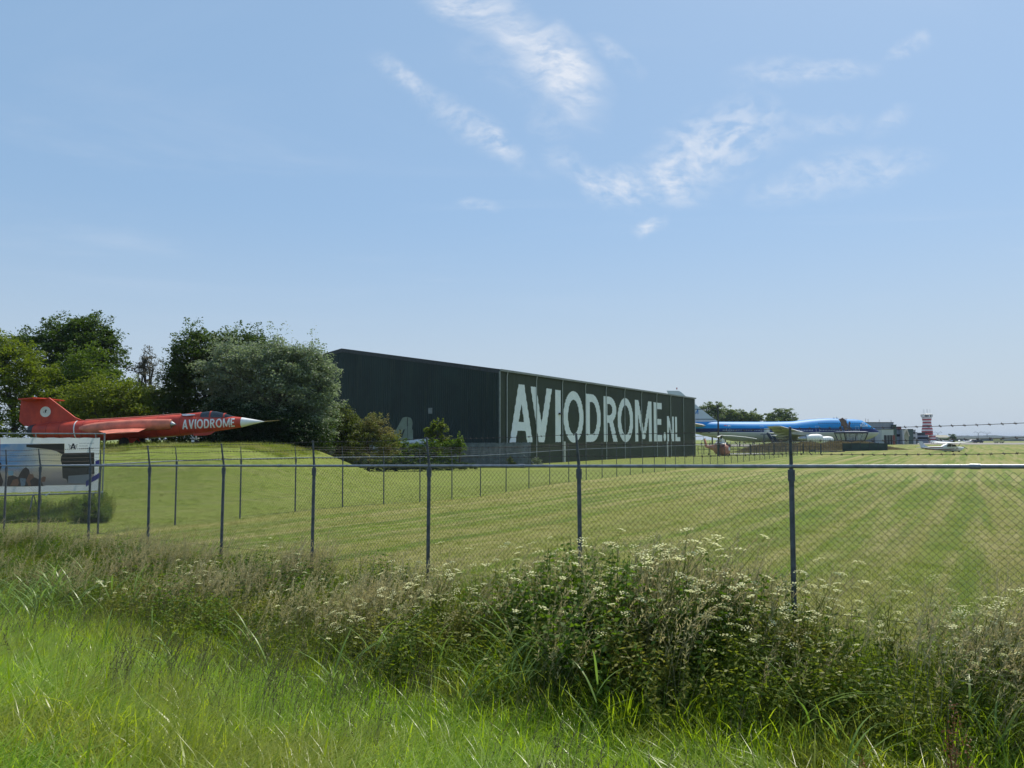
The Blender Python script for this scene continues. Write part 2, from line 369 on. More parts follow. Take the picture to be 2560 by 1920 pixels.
def glyph(mb, ch, fn, step, rough=0, vdiv=1, cuts=None):
    """lay letter ch (unit height) with fn(x, y) -> 3D; thin vertical strips so that it follows the surface"""
    w, groups = GL[ch]
    if not groups: return w
    xs = set([0, w]) | {round(p[0], 5) for g in groups for poly in g for p in poly if 0 <= p[0] <= w}
    if cuts is not None: xs |= {c for c in cuts if 0 < c < w}
    n = max(2, int(w / step)); xs |= {w * i / n for i in range(n + 1)}
    xs = sorted(xs); e = 1e-5
    for xa, xb in zip(xs, xs[1:]):
        if xb - xa < 3e-4: continue
        A, B = spans(groups, xa + e), spans(groups, xb - e)
        if len(A) != len(B): A = B = spans(groups, (xa + xb) / 2)
        for (a0, a1), (b0, b1) in zip(A, B):
            if rough: a0 += random.uniform(-rough, rough); a1 += random.uniform(-rough, rough); b0 += random.uniform(-rough, rough); b1 += random.uniform(-rough, rough)
            pts = []
            for j in range(vdiv + 1):
                t = j / vdiv; pts += [fn(xa, a0 + (a1 - a0) * t), fn(xb, b0 + (b1 - b0) * t)]
            mb.add(pts, [(2 * j, 2 * j + 1, 2 * j + 3, 2 * j + 2) for j in range(vdiv)])
    return w
def text(mb, s, fn, step=.05, gap=.14, width=None, vdiv=1):
    tot = sum(GL[c][0] for c in s) + gap * (len(s) - 1); k = 1 if width is None else width / tot; x = 0
    for c in s:
        glyph(mb, c, lambda a, b, x=x: fn((x + a) * k, b), step, vdiv=vdiv); x += GL[c][0] + gap

# ------------------------------------------------------------------ plane hit: pixel -> (s along dir, z)
def hit(px, py, o, dr):
    a, b = AB(px, py); s = (a * o[1] - o[0]) / (dr[0] - a * dr[1]); Y = o[1] + s * dr[1]
    return s, EYE + b * Y

# ------------------------------------------------------------------ the big green hangar
HA = (-1.4, 88.0); HD = (.515, .857); hang = math.atan2(HD[1], HD[0])
hangar = empty('hangar', (HA[0], HA[1], 0), hang, 'long dark green corrugated hangar with AVIODROME.NL painted on its side', 'hangar')
HL, HW, EAVE, PEAK = 71.5, 48.8, 11.2, 15.05
def cladding(name, col):
    m = bpy.data.materials.new(name); m.use_nodes = True; T = NT(m.node_tree); b = T.n['Principled BSDF']
    co = T.new('ShaderNodeTexCoord').outputs['Object']
    n = T.noise(co, .25, 5, .6); s = T.noise(T.mapping(co, scale=(2.2, 2.2, .12)), 1, 5, .7)
    c = T.mix(T.ramp(n, .3, .7), tuple(x * .82 for x in col), tuple(x * 1.2 for x in col))
    c = T.mix(T.math('MULTIPLY', T.ramp(s, .5, .8), .4), c, (.075, .08, .05))
    T.l.new(c, b.inputs['Base Color']); b.inputs['Roughness'].default_value = .55; b.inputs['Specular IOR Level'].default_value = .35
    return m
M['clad'] = cladding('green_cladding', (.034, .046, .026)); M['clad2'] = cladding('green_cladding_shaded', (.014, .029, .026))  # gable copy of the green has its shade put into the colour
def paint():
    m = bpy.data.materials.new('letter_paint'); m.use_nodes = True; T = NT(m.node_tree); b = T.n['Principled BSDF']
    co = T.new('ShaderNodeTexCoord').outputs['Object']
    n = T.noise(co, .9, 6, .7); s = T.noise(T.mapping(co, scale=(5, 5, .3)), 1, 5, .75)
    c = T.mix(T.ramp(n, .3, .75), (.74, .78, .82), (.86, .88, .90)); c = T.mix(T.math('MULTIPLY', T.ramp(s, .5, .8), .3), c, (.50, .54, .56))
    T.l.new(c, b.inputs['Base Color']); b.inputs['Roughness'].default_value = .6
    return m
M['paint'] = paint()
PIT = .30; DEP = .045
def rib(x):                                        # depth of the trapezoidal sheet at x (0..DEP, outwards)
    t = (x / PIT) % 1.0
    return DEP * (0 if t < .34 else (t - .34) / .12 if t < .46 else 1 if t < .88 else (1 - t) / .12)
def rib_xs(a, b):
    out = {a, b}; k = math.floor(a / PIT)
    while k * PIT < b + PIT:
        for t in (0, .34, .46, .88):
            x = (k + t) * PIT
            if a < x < b: out.add(x)
        k += 1
    return sorted(out)
def top_at(y): return EAVE + (PEAK - EAVE) * (1 - abs(y - HW / 2) / (HW / 2))
bays = [0] + [1.4 + 7.01 * i for i in range(11)]
for a, b in zip(bays, bays[1:]):
    mb = MB(); X = rib_xs(a, b)
    mb.add([(x, -rib(x), z) for x in X for z in (-.6, EAVE)], [(2 * i, 2 * i + 2, 2 * i + 3, 2 * i + 1) for i in range(len(X) - 1)])
    mb.build('wall_panel', M['clad'], hangar)
for i in range(8):
    a, b = HW / 8 * i, HW / 8 * (i + 1); mb = MB(); Y_ = rib_xs(a, b) + ([HW / 2] if a < HW / 2 < b else []); Y_.sort()
    mb.add([(-rib(y), y, z) for y in Y_ for z in (-.6, top_at(y))], [(2 * j, 2 * j + 1, 2 * j + 3, 2 * j + 2) for j in range(len(Y_) - 1)])
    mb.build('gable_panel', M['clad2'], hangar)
mb = MB(); mb.add([(0, HW, -.6), (HL, HW, -.6), (HL, HW, EAVE), (0, HW, EAVE), (HL, .0, -.6), (HL, 0, EAVE), (HL, HW / 2, PEAK)], [(0, 3, 2, 1), (4, 1, 2, 6, 5)]); mb.build('wall', M['clad'], hangar)
mb = MB(); e = .14
mb.add([(-e, -e, EAVE + .03), (HL + e, -e, EAVE + .03), (HL + e, HW / 2, PEAK + .07), (-e, HW / 2, PEAK + .07), (-e, HW + e, EAVE + .03), (HL + e, HW + e, EAVE + .03),
        (-e, -e, EAVE + .11), (HL + e, -e, EAVE + .11), (HL + e, HW / 2, PEAK + .15), (-e, HW / 2, PEAK + .15), (-e, HW + e, EAVE + .11), (HL + e, HW + e, EAVE + .11)],
       [(0, 3, 2, 1), (3, 4, 5, 2), (6, 7, 8, 9), (9, 8, 11, 10), (0, 1, 7, 6), (0, 6, 9, 3), (3, 9, 10, 4), (1, 2, 8, 7), (2, 5, 11, 8), (4, 10, 11, 5)])
mb.build('roof', M['steel_dark'], hangar)
M['gutter'] = pmat('gutter_metal', (.20, .22, .21), .5, .2, .2, 2)
M['pipe'] = pmat('downpipe_grey', (.34, .37, .38), .5, .1, .15, 2)
mb = MB(); mb.box((-.2, -.34, EAVE - .12), (HL + .2, -.145, EAVE + .12)); mb.build('gutter', M['gutter'], hangar)
mb = MB()
mb.prism([(-.1, EAVE - .38), (-.1, EAVE + .02), (HW / 2, PEAK + .06), (HW / 2, PEAK - .34)], lambda p: (-.10, p[0], p[1]), lambda p: (-.062, p[0], p[1]))
mb.prism([(HW + .1, EAVE - .38), (HW + .1, EAVE + .02), (HW / 2 + .002, PEAK + .06), (HW / 2 + .002, PEAK - .34)], lambda p: (-.10, p[0], p[1]), lambda p: (-.062, p[0], p[1]))
mb.build('verge_trim', M['steel_dark'], hangar)
mb = MB(); mb.box((-.12, -.12, -.5), (.02, -.05, EAVE - .13)); mb.box((-.12, -.048, -.5), (-.052, .05, EAVE - .13)); mb.build('corner_trim', M['gutter'], hangar)
mb = MB(); mb.box((HL - .1, -.12, -.5), (HL + .06, -.05, EAVE - .13)); mb.build('corner_trim', M['pipe'], hangar)
for i, x in enumerate(bays[1:-1]):
    mb = MB(); mb.tube([(x, -.24, EAVE - .13), (x, -.13, EAVE - .6), (x, -.13, 3.1 if i in (2, 6) else .1), (x + (.08 if i == 3 else 0), -.14, -.4)], .062, 8); mb.build('downpipe', M['pipe'], hangar, smooth=True)
for x, h_ in ((hit(1409, 1120, HA, HD)[0], 3.0), (hit(1667, 1120, HA, HD)[0], 2.9)):
    mb = MB(); mb.box((x - .16, -.2, -.4), (x + .16, -.06, h_)); mb.build('pipe_cover', M['offwhite'], hangar)
mb = MB(); g0 = hit(1077, 1027, HA, (-.857, .515)); mb.box((-.12, g0[0] - .3, g0[1] - .35), (-.047, g0[0] + .3, g0[1] + .35)); mb.build('vent', M['gutter'], hangar)
# small louvre bracket on the letter I
g0 = hit(1397, 1034, HA, HD); mb = MB(); mb.box((g0[0] - .2, -.28, g0[1] - .12), (g0[0] + .45, -.06, g0[1] + .1)); mb.build('lamp_bracket', M['black'], hangar)
LET = [('A', 280, 500, 9.84), ('V', 480, 685, 9.75), ('I', 718, 770, 9.7), ('O', 795, 985, 9.7), ('D', 1008, 1150, 9.66), ('R', 1178, 1310, 9.62), ('O', 1312, 1460, 9.6), ('M', 1480, 1636, 9.6), ('E', 1658, 1735, 9.55),
       ('.', 1748, 1772, 0), ('N', 1783, 1848, 7.36), ('L', 1860, 1907, 7.36)]
for ch, a, b, zt in LET:
    s0 = hit(1200 + a * .26221, 1104, HA, HD)[0]; s1 = hit(1200 + b * .26221, 1104, HA, HD)[0]
    w = GL[ch][0]; zb = 2.93; H_ = (zt - zb) if zt else 1.0
    if ch == '.': H_ = 1.6 / .26 ; w_ = w
    sc = (s1 - s0) / w
    cuts = [(x - s0) / sc for x in rib_xs(s0, s1)]
    mb = MB(); glyph(mb, ch, lambda x, y: (s0 + x * sc, -rib(s0 + x * sc) - .012, zb + y * H_), .03, rough=.006, cuts=cuts)
    mb.build('letter', M['paint'], hangar)

# ------------------------------------------------------------------ grey slat fence in front of the gable
slat = empty('slat_fence', (2.05, 84, hz(2.05, 84)), 0, 'grey weathered vertical slat fence in front of the hangar gable', 'fence')
bz = slat.location.z
mb = MB(); rails = MB(); n = 0
def run(x0, y0, x1, y1):
    L = math.hypot(x1 - x0, y1 - y0); n = int(L / .13)
    for i in range(n):
        t = i / n; x, y = x0 + (x1 - x0) * t, y0 + (y1 - y0) * t; z = hz(x, y)
        lx, ly = x - 2.05, y - 84; top = 2.92 + random.uniform(-.03, .03)
        if abs(x1 - x0) > abs(y1 - y0): mb.box((lx, ly - .012, z - .1 - bz), (lx + .095, ly + .012, top - bz))
        else: mb.box((lx - .012, ly, z - .1 - bz), (lx + .012, ly + .095, top - bz))
run(-39, 84, 2.05, 84); run(2.05, 84, 1.2, 91)
mb.build('slats', M['wood'], slat, kind='stuff')
for z in (.9, 2.6):
    q_ = MB(); q_.box((-41, .016, z - bz), (0, .07, z + .09 - bz)); q_.build('rail', M['wood'], slat)
for i in range(17):
    x = -41 + i * 2.56; q_ = MB(); q_.box((x - .05, .072, -.4 + hz(x + 2.05, 84) - bz), (x + .05, .17, 2.8 - bz)); q_.build('post', M['wood'], slat)

# ------------------------------------------------------------------ chain link fences
def fence(name, label, P0, e, ks, gz, Hr, armtop, wires, mat_post, jitter, barbs, rail_r=.024):
    root = empty(name, (P0[0], P0[1], gz(0)), 0, label, 'fence'); o = Vector((P0[0], P0[1], gz(0)))
    def pt(k, z): return Vector((P0[0] + 3 * k * e[0], P0[1] + 3 * k * e[1], z)) - o
    k0, k1 = ks
    # posts
    pm = None
    nrm = Vector((-e[1], e[0], 0));  nrm = -nrm if nrm.y > 0 else nrm
    for k in range(k0, k1 + 1):
        zt = gz(k) + Hr; b = pt(k, gz(k) - .5); t = pt(k, zt)
        if pm is None:
            mb = MB(); mb.tube([(0, 0, 0), (0, 0, Hr + .5 - .05)], .031, 10); mb.tube([(0, 0, Hr + .5 - .16), (0, 0, Hr + .5 - .02)], .042, 10)
            mb.tube([(0, 0, Hr + .5 - .02), (0, 0, Hr + .5 + .04)], .026, 8)
            po = mb.build('post', mat_post, root, smooth=True); pm = po.data
            mb = MB(); mb.tube([(0, 0, 0), (-.012, -.02, armtop * .35), (-.03, -.05, armtop)], [.024, .021, .016], 8); 
            for w in wires: mb.tube([(-.03 * w / armtop - .02, -.05 * w / armtop - .02, w), (-.03 * w / armtop + .02, -.05 * w / armtop + .0, w)], .006, 4)
            ao = mb.build('wire_arm', mat_post, po, smooth=True); am = ao.data; ao.location = (0, 0, Hr + .53)
        else:
            po = link('post', pm, root); ao = link('wire_arm', am, po); ao.location = (0, 0, Hr + .53)
        po.location = b; po.rotation_euler = (random.uniform(-.008, .008) * jitter, random.uniform(-.008, .008) * jitter, random.uniform(-.1, .1))
        ao.rotation_euler = (random.uniform(-.04, .04), random.uniform(-.04, .05), 0)
    # rail in lengths of two bays
    for k in range(k0, k1, 2):
        q = min(k + 2, k1); mb = MB()
        mb.tube([pt(k + j * (q - k) / 4, gz(k + j * (q - k) / 4) + Hr + .02) for j in range(5)], rail_r, 10)
        c = pt(k + .35, gz(k + .35) + Hr + .02); mb.tube([c - Vector((e[0], e[1], 0)) * .05, c + Vector((e[0], e[1], 0)) * .05], rail_r * 1.3, 10)
        mb.build('top_rail', M['galv'], root, smooth=True)
    # barbed wires and the tension wire
    for w in wires:
        mb = MB(); pts = []
        for i in range((k1 - k0) * 6 + 1):
            k = k0 + i / 6; sag = .02 * math.sin(math.pi * (k % 1)); pts.append(pt(k, gz(k) + Hr + .03 + w - sag) + nrm * (.05 * w / armtop) + Vector((0, 0, random.uniform(-.003, .003))))
        mb.tube(pts, .0035 if barbs else .004, 3, cap=False)
        if barbs:
            L = (k1 - k0) * 3; nb = int(L / .115)
            for i in range(nb):
                k = k0 + i * .115 / 3; j = (k - k0) * 6; a = int(j); f = j - a
                if a + 1 >= len(pts): break
                c = pts[a].lerp(pts[a + 1], f); ang = random.uniform(0, 3.14)
                d1 = Vector((e[0] * .4, e[1] * .4, math.sin(ang))).normalized() * .017; d2 = Vector((-e[0] * .5, -e[1] * .5, math.cos(ang))).normalized() * .017
                mb.tube([c - d1, c + d1], .0032, 3, cap=False); mb.tube([c - d2, c + d2], .0032, 3, cap=False)
                dd = Vector((e[0], e[1], 0)) * .012; mb.tube([c - dd, c + dd], .006, 4)
        mb.build('barbed_wire', M['rust_wire'], root)
    mb = MB(); 
    for zz in (.72, .06):
        pts = [pt(k0 + i / 4, gz(k0 + i / 4) + zz + random.uniform(-.01, .01)) for i in range((k1 - k0) * 4 + 1)]; mb.tube(pts, .003, 3, cap=False)
    mb.build('tension_wire', M['wire'], root)
    # woven mesh: zigzag wires crossing in diamonds
    mb = MB(); p = .078 if barbs else .085; rows = int((Hr - .02) / (p / 2)); L = (k1 - k0) * 3; n = int(L / p)
    r = .0019 if barbs else .0021
    if barbs:
        NX = n * 2
        for lay in (0, 1):
            for i in range(-rows, NX):
                if (i + (rows if lay else 0)) % 2: continue
                pts = []
                for j in range(0, rows + 1, 3):
                    xi = (i + j) if lay == 0 else (i + rows - j)
                    if xi < 0 or xi > NX: continue
                    k = k0 + xi * p / 2 / 3; s = math.sin(xi * .05) * .006 + math.sin(j * .21 + xi * .013) * .004
                    pts.append(pt(k, gz(k) + .04 + j * p / 2 + random.uniform(-.002, .002)) + Vector((s * .6 + random.uniform(-.002, .002), (.005 if lay else -.005) + s, 0)))
                if len(pts) > 1: mb.tube(pts, r, 3, cap=False)
    else:
        for k in range(k0, min(k1, 40)):
            m_ = int(3 / p); hh = Hr - .04
            for i in range(m_):
                for lay in (0, 1):
                    ka = k + i / m_; kb = ka + (hh / 3) * (1 if lay == 0 else -1)
                    if kb < k0 or kb > k1: continue
                    mb.tube([pt(ka, gz(ka) + .04), pt(kb, gz(kb) + Hr - .01)], r, 3, cap=False)
    mb.build('chain_link_mesh', M['wire'], root, kind='stuff')
    return root
NE = (-.8, .6)
fence('near_fence', 'chain link fence nearest the camera with galvanised posts, top rail and three barbed wires', (3.39, 9.43), NE, (-3, 9), lambda k: .53 - .06 * min(max(k, -4), 12), 2.42, .47, (.14, .30, .45), M['galv_dark'], 1, True)
FE = (.513, .858)
def gz2(k):
    return hz(-12.7 + 3 * k * FE[0], 29.3 + 3 * k * FE[1])
_c = {}
def gz2s(k):
    i = math.floor(k); 
    for j in (i, i + 1):
        if j not in _c: _c[j] = sum(gz2(j + q) for q in (-2, -1, 0, 1, 2)) / 5
    return _c[i] + (_c[i + 1] - _c[i]) * (k - i)
fence('far_fence', 'second chain link fence running away across the grass past the green hangar', (-12.7, 29.3), FE, (-2, 56), gz2s, 2.4, .5, (.12, .25, .38, .48), M['galv_dark'], 1, False, .023)
# ------------------------------------------------------------------ the red jet on its mound
JY = 52.0
def Z1(x, y, Y=JY): return PX(x * .36163, 780 + y * .36167, Y)
jo = Vector((Z1(1000, 800).x, JY, 2.76))
jet = empty('red_jet', jo, 0, 'faded red pointed jet fighter with white nose cone and AVIODROME lettering parked on the mound', 'aircraft')
def J(x, y, Y=JY): return Z1(x, y, Y) - jo
JS = [(1833, 757, 757, .004), (1790, 748.5, 767, .11), (1750, 741, 777, .2), (1672, 728, 797, .34), (1600, 721, 809, .42), (1500, 716, 824, .48), (1390, 712, 840, .53), (1250, 708, 856, .58), (1100, 718, 866, .61),
      (1000, 727, 873, .63), (750, 742, 889, .67), (590, 750, 893, .68), (450, 756, 889, .64), (330, 764, 880, .56), (250, 778, 866, .48)]
def jprof(x):
    xs_ = [s[0] for s in JS][::-1]; f = lambda i: float(np.interp(x, xs_, [s[i] for s in JS][::-1])); return f(1), f(2), f(3)
def jring(x, n=24, grow=0.0, skew=0):
    t, b, w = jprof(x); out = []
    c = J(x, (t + b) / 2); hh = (J(x, t).z - J(x, b).z) / 2 + grow; w += grow
    for k in range(n):
        a = 2 * math.pi * k / n; out.append(Vector((c.x + skew * math.sin(a) * hh, w * math.cos(a), c.z + hh * math.sin(a))))
    return out
mb = MB(); mb.rings([jring(x) for x in (1672, 1640, 1600, 1550, 1500, 1445, 1390, 1320, 1250, 1170, 1100, 1000, 870, 750, 590, 520, 450, 390, 330, 290, 250)]); mb.build('fuselage', M['red'], jet, smooth=True)
mb = MB(); mb.rings([jring(x) for x in (1833, 1815, 1790, 1750, 1710, 1673)]); mb.build('nose_cone', M['white'], jet, smooth=True)
mb = MB(); mb.tube([J(1830, 757), J(1880, 753), J(1930, 748)], [.028, .02, .012], 8); mb.build('pitot_tube', pmat('yellowed', (.32, .24, .10), .6), jet, smooth=True)
c0 = J(250, 822); c1 = J(212, 824)
mb = MB(); mb.rings([[Vector((c.x, r_ * math.cos(2 * math.pi * k / 20), c.z + r_ * math.sin(2 * math.pi * k / 20))) for k in range(20)] for c, r_ in ((c0, .46), (c1, .40), (c1 + Vector((.02, 0, 0)), .34), (c0, .25))]); mb.build('exhaust_nozzle', M['steel_dark'], jet, smooth=True)
# canopy
CN = [(1622, 721, .05), (1595, 713, .2), (1556, 700, .3), (1500, 686, .34), (1462, 685, .34), (1430, 687, .34), (1392, 693, .32), (1330, 699, .26), (1250, 707, .2)]
def cring(x, t, w, n=14):
    b = J(x, 730); zt = J(x, t).z; return [Vector((b.x, w * math.cos(math.pi * k / (n - 1)) * 1.02, b.z + (zt - b.z) * math.sin(math.pi * k / (n - 1)))) for k in range(n)]
mb = MB(); mb.rings([cring(*c) for c in CN[:3]]); mb.build('windshield', M['glass'], jet, smooth=True)
mb = MB(); mb.rings([cring(*c) for c in CN[2:5]]); mb.rings([cring(1458, 685.2, .338), cring(*CN[5]), cring(*CN[6])]); mb.build('canopy', M['glass'], jet, smooth=True)
mb = MB()
for x, t, w in ((1556, 698.5, .315), (1462, 683.5, .352), (1392, 691.5, .335)):
    mb.rings([cring(x + 5, t, w), cring(x - 5, t, w)])
mb.build('canopy_frame', M['red'], jet)
mb = MB(); mb.rings([cring(*c) for c in CN[6:]]); mb.build('fairing', M['red'], jet, smooth=True)
mb = MB(); mb.tube([J(590, 748), J(750, 739.5), J(1000, 724), J(1250, 705)], .05, 8); mb.build('spine_duct', M['red2'], jet, smooth=True)
mb = MB(); mb.add([J(1255, 708, JY - .12) + Vector((0, 0, .03)), J(1340, 703, JY - .12) + Vector((0, 0, .0)), J(1352, 712, JY - .36) + Vector((0, 0, .0)), J(1290, 718, JY - .40), J(1262, 716, JY - .38)], [(0, 1, 2, 3, 4)]); mb.build('bare_patch', M['alu'], jet)
# intakes
for sgn in (-1, 1):
    st = [(1214, 776, .31, .27, .62), (1205, 776, .335, .30, .63), (1100, 779, .37, .32, .64), (950, 786, .40, .33, .62), (800, 797, .41, .32, .58), (680, 806, .38, .28, .50), (570, 812, .25, .2, .45), (500, 815, .08, .08, .45)]
    rr = []
    for x, y, h_, w_, oy in st:
        c = J(x, y); rr.append([Vector((c.x, sgn * oy + w_ * math.cos(2 * math.pi * k / 20), c.z + h_ * math.sin(2 * math.pi * k / 20))) for k in range(20)])
    mb = MB(); mb.rings(rr); mb.build('intake', M['red2'] if sgn < 0 else M['red'], jet, smooth=True)
    c = J(1216, 776); c2 = J(1246, 777); c3 = J(1190, 776)
    mb = MB(); mb.tube([c3 + Vector((0, sgn * .62, 0)), c + Vector((.02, sgn * .62, 0)), c2 + Vector((0, sgn * .6, 0))], [.24, .18, .012], 14)
    mb.tube([c + Vector((.002, sgn * .62, 0)), c + Vector((.012, sgn * .62, 0))], [.255, .255], 18); mb.build('shock_cone', M['alu'], jet, smooth=True)
    Yt, Yr = JY + sgn * 3.35, JY + sgn * .55
    P4 = [J(1022, 800, Yr), J(955, 829, Yt), J(735, 841, Yt), J(668, 818, Yr)]
    if sgn > 0: P4 = [Vector((p.x, -q.y, q.z)) for p, q in zip(*[[J(1022, 800, 2 * JY - Yr), J(955, 829, 2 * JY - Yt), J(735, 841, 2 * JY - Yt), J(668, 818, 2 * JY - Yr)]] * 2)]
    th = [.05, .02, .02, .05]
    mb = MB(); mid = lambda a, b, t: a.lerp(b, t)
    sec = lambda le, te, t: [le, mid(le, te, .3) + Vector((0, 0, t)), mid(le, te, .7) + Vector((0, 0, t)), te, mid(le, te, .7) - Vector((0, 0, t)), mid(le, te, .3) - Vector((0, 0, t))]
    mb.rings([sec(P4[0], P4[3], .06), sec(P4[1], P4[2], .03)]); mb.build('wing', M['red2'], jet)
FN = [(592, 751), (560, 744), (520, 728), (342, 592), (150, 612), (146, 640), (136, 755), (170, 786), (250, 800), (420, 790), (520, 770)]
mb = MB(); mb.prism([J(*p) for p in FN], lambda p: (p.x, -.06, p.z), lambda p: (p.x, .06, p.z)); mb.build('tail_fin', M['red'], jet)
mb = MB(); a = J(325, 598); b_ = J(150, 610); t1 = J(225, 604, JY - 1.8); t2 = J(124, 614, JY - 1.8)
pl = [(a.x, 0, a.z), (t1.x, -1.8, a.z - .05), (t2.x, -1.8, b_.z - .02), (b_.x, 0, b_.z), (t2.x, 1.8, b_.z - .02), (t1.x, 1.8, a.z - .05)]
mb.prism(pl, lambda p: (p[0], p[1], p[2] - .035), lambda p: (p[0], p[1], p[2] + .035)); mb.build('tailplane', M['red'], jet)
c = J(318, 690); mb = MB(); mb.prism(ell(0, 0, .355, .355, 32), lambda p: (c.x + p[0], -.061, c.z + p[1]), lambda p: (c.x + p[0], -.075, c.z + p[1])); rd = mb.build('roundel', M['white'], jet)
mb = MB()
for pl in ([(-.06, .06), (.02, .12), (.12, .14), (.05, .02), (.06, -.1), (.0, -.03), (-.04, -.14), (-.02, .02)], [(-.14, .0), (-.08, .02), (-.1, -.08)], [(.0, .12), (.03, .18), (.07, .12)]):
    mb.prism(pl, lambda p: (c.x + p[0], -.0755, c.z + p[1]), lambda p: (c.x + p[0], -.08, c.z + p[1]))
mb.build('emblem', M['black'], rd)
r0, r1 = jring(553, 32, .012, -.12), jring(545, 32, .012, -.12)
mb = MB(); mb.rings([r0, r1], cap=False); mb.build('white_band', M['white'], jet, smooth=True)
c = J(1125, 866); mb = MB(); mb.add([J(1030, 872, JY - .42), J(1215, 857, JY - .42), J(1215, 861, JY - .3), J(1030, 878, JY - .3)], [(0, 1, 2, 3)]); mb.build('belly_stripe', M['white'], jet)
def jside(lx, lz):                                # local point -> on starboard skin
    x = 1833 + (lx - J(1833, 757).x) / ((J(1833, 757).x - J(833, 757).x) / 1000); t, b, w = jprof(x)
    zc = (J(x, t).z + J(x, b).z) / 2; hh = (J(x, t).z - J(x, b).z) / 2; q = max(0, 1 - ((lz - zc) / hh) ** 2); return -(w * math.sqrt(q) + .008)
b0, b1 = J(1284, 811), J(1634, 794); t0, t1 = J(1284, 746), J(1634, 735)
def jt(u, v):
    p = b0.lerp(b1, u).lerp(t0.lerp(t1, u), v); return (p.x, jside(p.x, p.z), p.z)
mb = MB(); text(mb, 'AVIODROME', jt, .04, .12, 1.0, vdiv=4); mb.build('lettering', M['white'], jet)
mb = MB()
for x_ in (1605, 1480, 1365, 1262, 1105, 880, 700, 600, 440, 350):
    r0, r1 = jring(x_ + 1.2, 28, .0035), jring(x_ - 1.2, 28, .0035); mb.rings([r0, r1], cap=False)
mb.build('panel_seams', pmat('seam', (.17, .022, .018), .6), jet, smooth=True)
# gear
def wheel(mb, c, r, w, ax='y', n=18):
    c = Vector(c); d = Vector((0, w / 2, 0)) if ax == 'y' else Vector((w / 2, 0, 0)); mb.tube([c - d, c - d * .6, c + d * .6, c + d], [r * .8, r, r, r * .8], n)
def gear(x, yo, top, r, parent, mat):
    c = J(x, top); mb = MB(); mb.tube([(c.x, yo * .5, c.z), (c.x + .05, yo, r)], .05, 8); mb.tube([(c.x - .35, yo * .4, c.z), (c.x + .03, yo * .95, r * 1.6)], .03, 6); o = mb.build('gear_leg', mat, parent)
    mb = MB(); wheel(mb, (c.x + .05, yo - .08, r), r, .16); mb.build('wheel', M['rubber'], o, smooth=True)
gear(1355, 0, 850, .25, jet, M['white']); gear(915, -1.1, 872, .33, jet, M['red']); gear(915, 1.1, 872, .33, jet, M['red'])
mb = MB(); mb.prism([J(1500, 824), J(1352, 842), J(1352, 856), J(1440, 853), J(1470, 846)], lambda p: (p.x, -.32, p.z), lambda p: (p.x, -.28, p.z)); mb.build('gear_door', M['red'], jet)
c = J(1340, 868); mb = MB(); mb.box((c.x - .1, -.4, c.z - .06), (c.x + .22, .4, c.z - .02)); mb.box((c.x + .02, -.42, c.z - .3), (c.x + .2, -.38, c.z - .16)); mb.build('gear_bracket', M['white'], jet)
mb = MB(); mb.prism([J(980, 872), J(890, 876), (J(915, 905)), J(950, 905)], lambda p: (p.x, -.62, p.z), lambda p: (p.x, -.58, p.z)); mb.build('gear_door', M['red'], jet)

# ------------------------------------------------------------------ the blue airliner
AN = (PX(2196.5, 1080, 245).x, 245.0); PSI = R(7); AD = (math.cos(PSI), math.sin(PSI))
air = empty('airliner', (AN[0], AN[1], .1), PSI, 'large blue and white four engine airliner with a raised upper deck', 'aircraft')
def A4(x, y):
    s, z = hit(1640 + x * .27125, 940 + y * .2712, AN, AD); return s, z - .1
UP = [(2052, 514), (2035, 499), (1990, 471), (1940, 441), (1905, 415), (1870, 401), (1750, 396), (1600, 390), (1450, 396), (1350, 406), (1240, 420), (1000, 422), (600, 422)]
LO = [(2052, 520), (2040, 543), (2000, 566), (1950, 586), (1900, 599), (1840, 606), (1600, 608)]
ups = [A4(*p) for p in UP][::-1]; los = [A4(*p) for p in LO][::-1]
ups = [(-71, 7.8), (-66, 8.25), (-58, 8.6)] + ups; los = [(-71, 7.2), (-66, 6.1), (-56, 3.9), (-48, 2.5), (-43, los[0][1])] + los
HWD = [(-71, .25), (-64, 1.3), (-54, 2.5), (-44, 3.25), (-12, 3.25), (-8, 3.05), (-5, 2.6), (-2.5, 1.85), (-1, 1.1), (-.3, .6), (0, .15)]
def aprof(s): return (float(np.interp(s, *zip(*ups))), float(np.interp(s, *zip(*los))), float(np.interp(s, *zip(*HWD))))
def azc(s): t, b, w = aprof(s); return b + min((t - b) * .5, 3.2)
def aring(s, n=36):
    t, b, w = aprof(s); zc = azc(s)
    out = []
    for k in range(n):
        a = 2 * math.pi * k / n; sn = math.sin(a); r_ = (t - zc) if sn > 0 else (zc - b)
        wx = w * (1 - .10 * max(0, sn) * min(1, max(0, (t - b - 6.6)))) if sn > 0 else w
        out.append((s, wx * math.cos(a), zc + r_ * sn))
    return out
def livery():
    m = bpy.data.materials.new('airliner_paint'); m.use_nodes = True; T = NT(m.node_tree); b = T.n['Principled BSDF']
    co = T.new('ShaderNodeTexCoord').outputs['Object']; sp_ = T.new('ShaderNodeSeparateXYZ'); T.l.new(co, sp_.inputs[0]); z = sp_.outputs[2]
    g = lambda th: T.math('GREATER_THAN', z, th)
    c = T.mix(g(5.12), (.42, .44, .44), (.62, .64, .66)); c = T.mix(g(5.36), c, (.008, .022, .13)); c = T.mix(g(6.52), c, (.004, .24, .60))
    n = T.noise(co, .5, 5, .6); c = T.mix(T.math('MULTIPLY', T.ramp(n, .45, .8), .18), c, (.2, .22, .24))
    T.l.new(c, b.inputs['Base Color']); b.inputs['Roughness'].default_value = .5; b.inputs['Specular IOR Level'].default_value = .2
    return m
M['livery'] = livery()
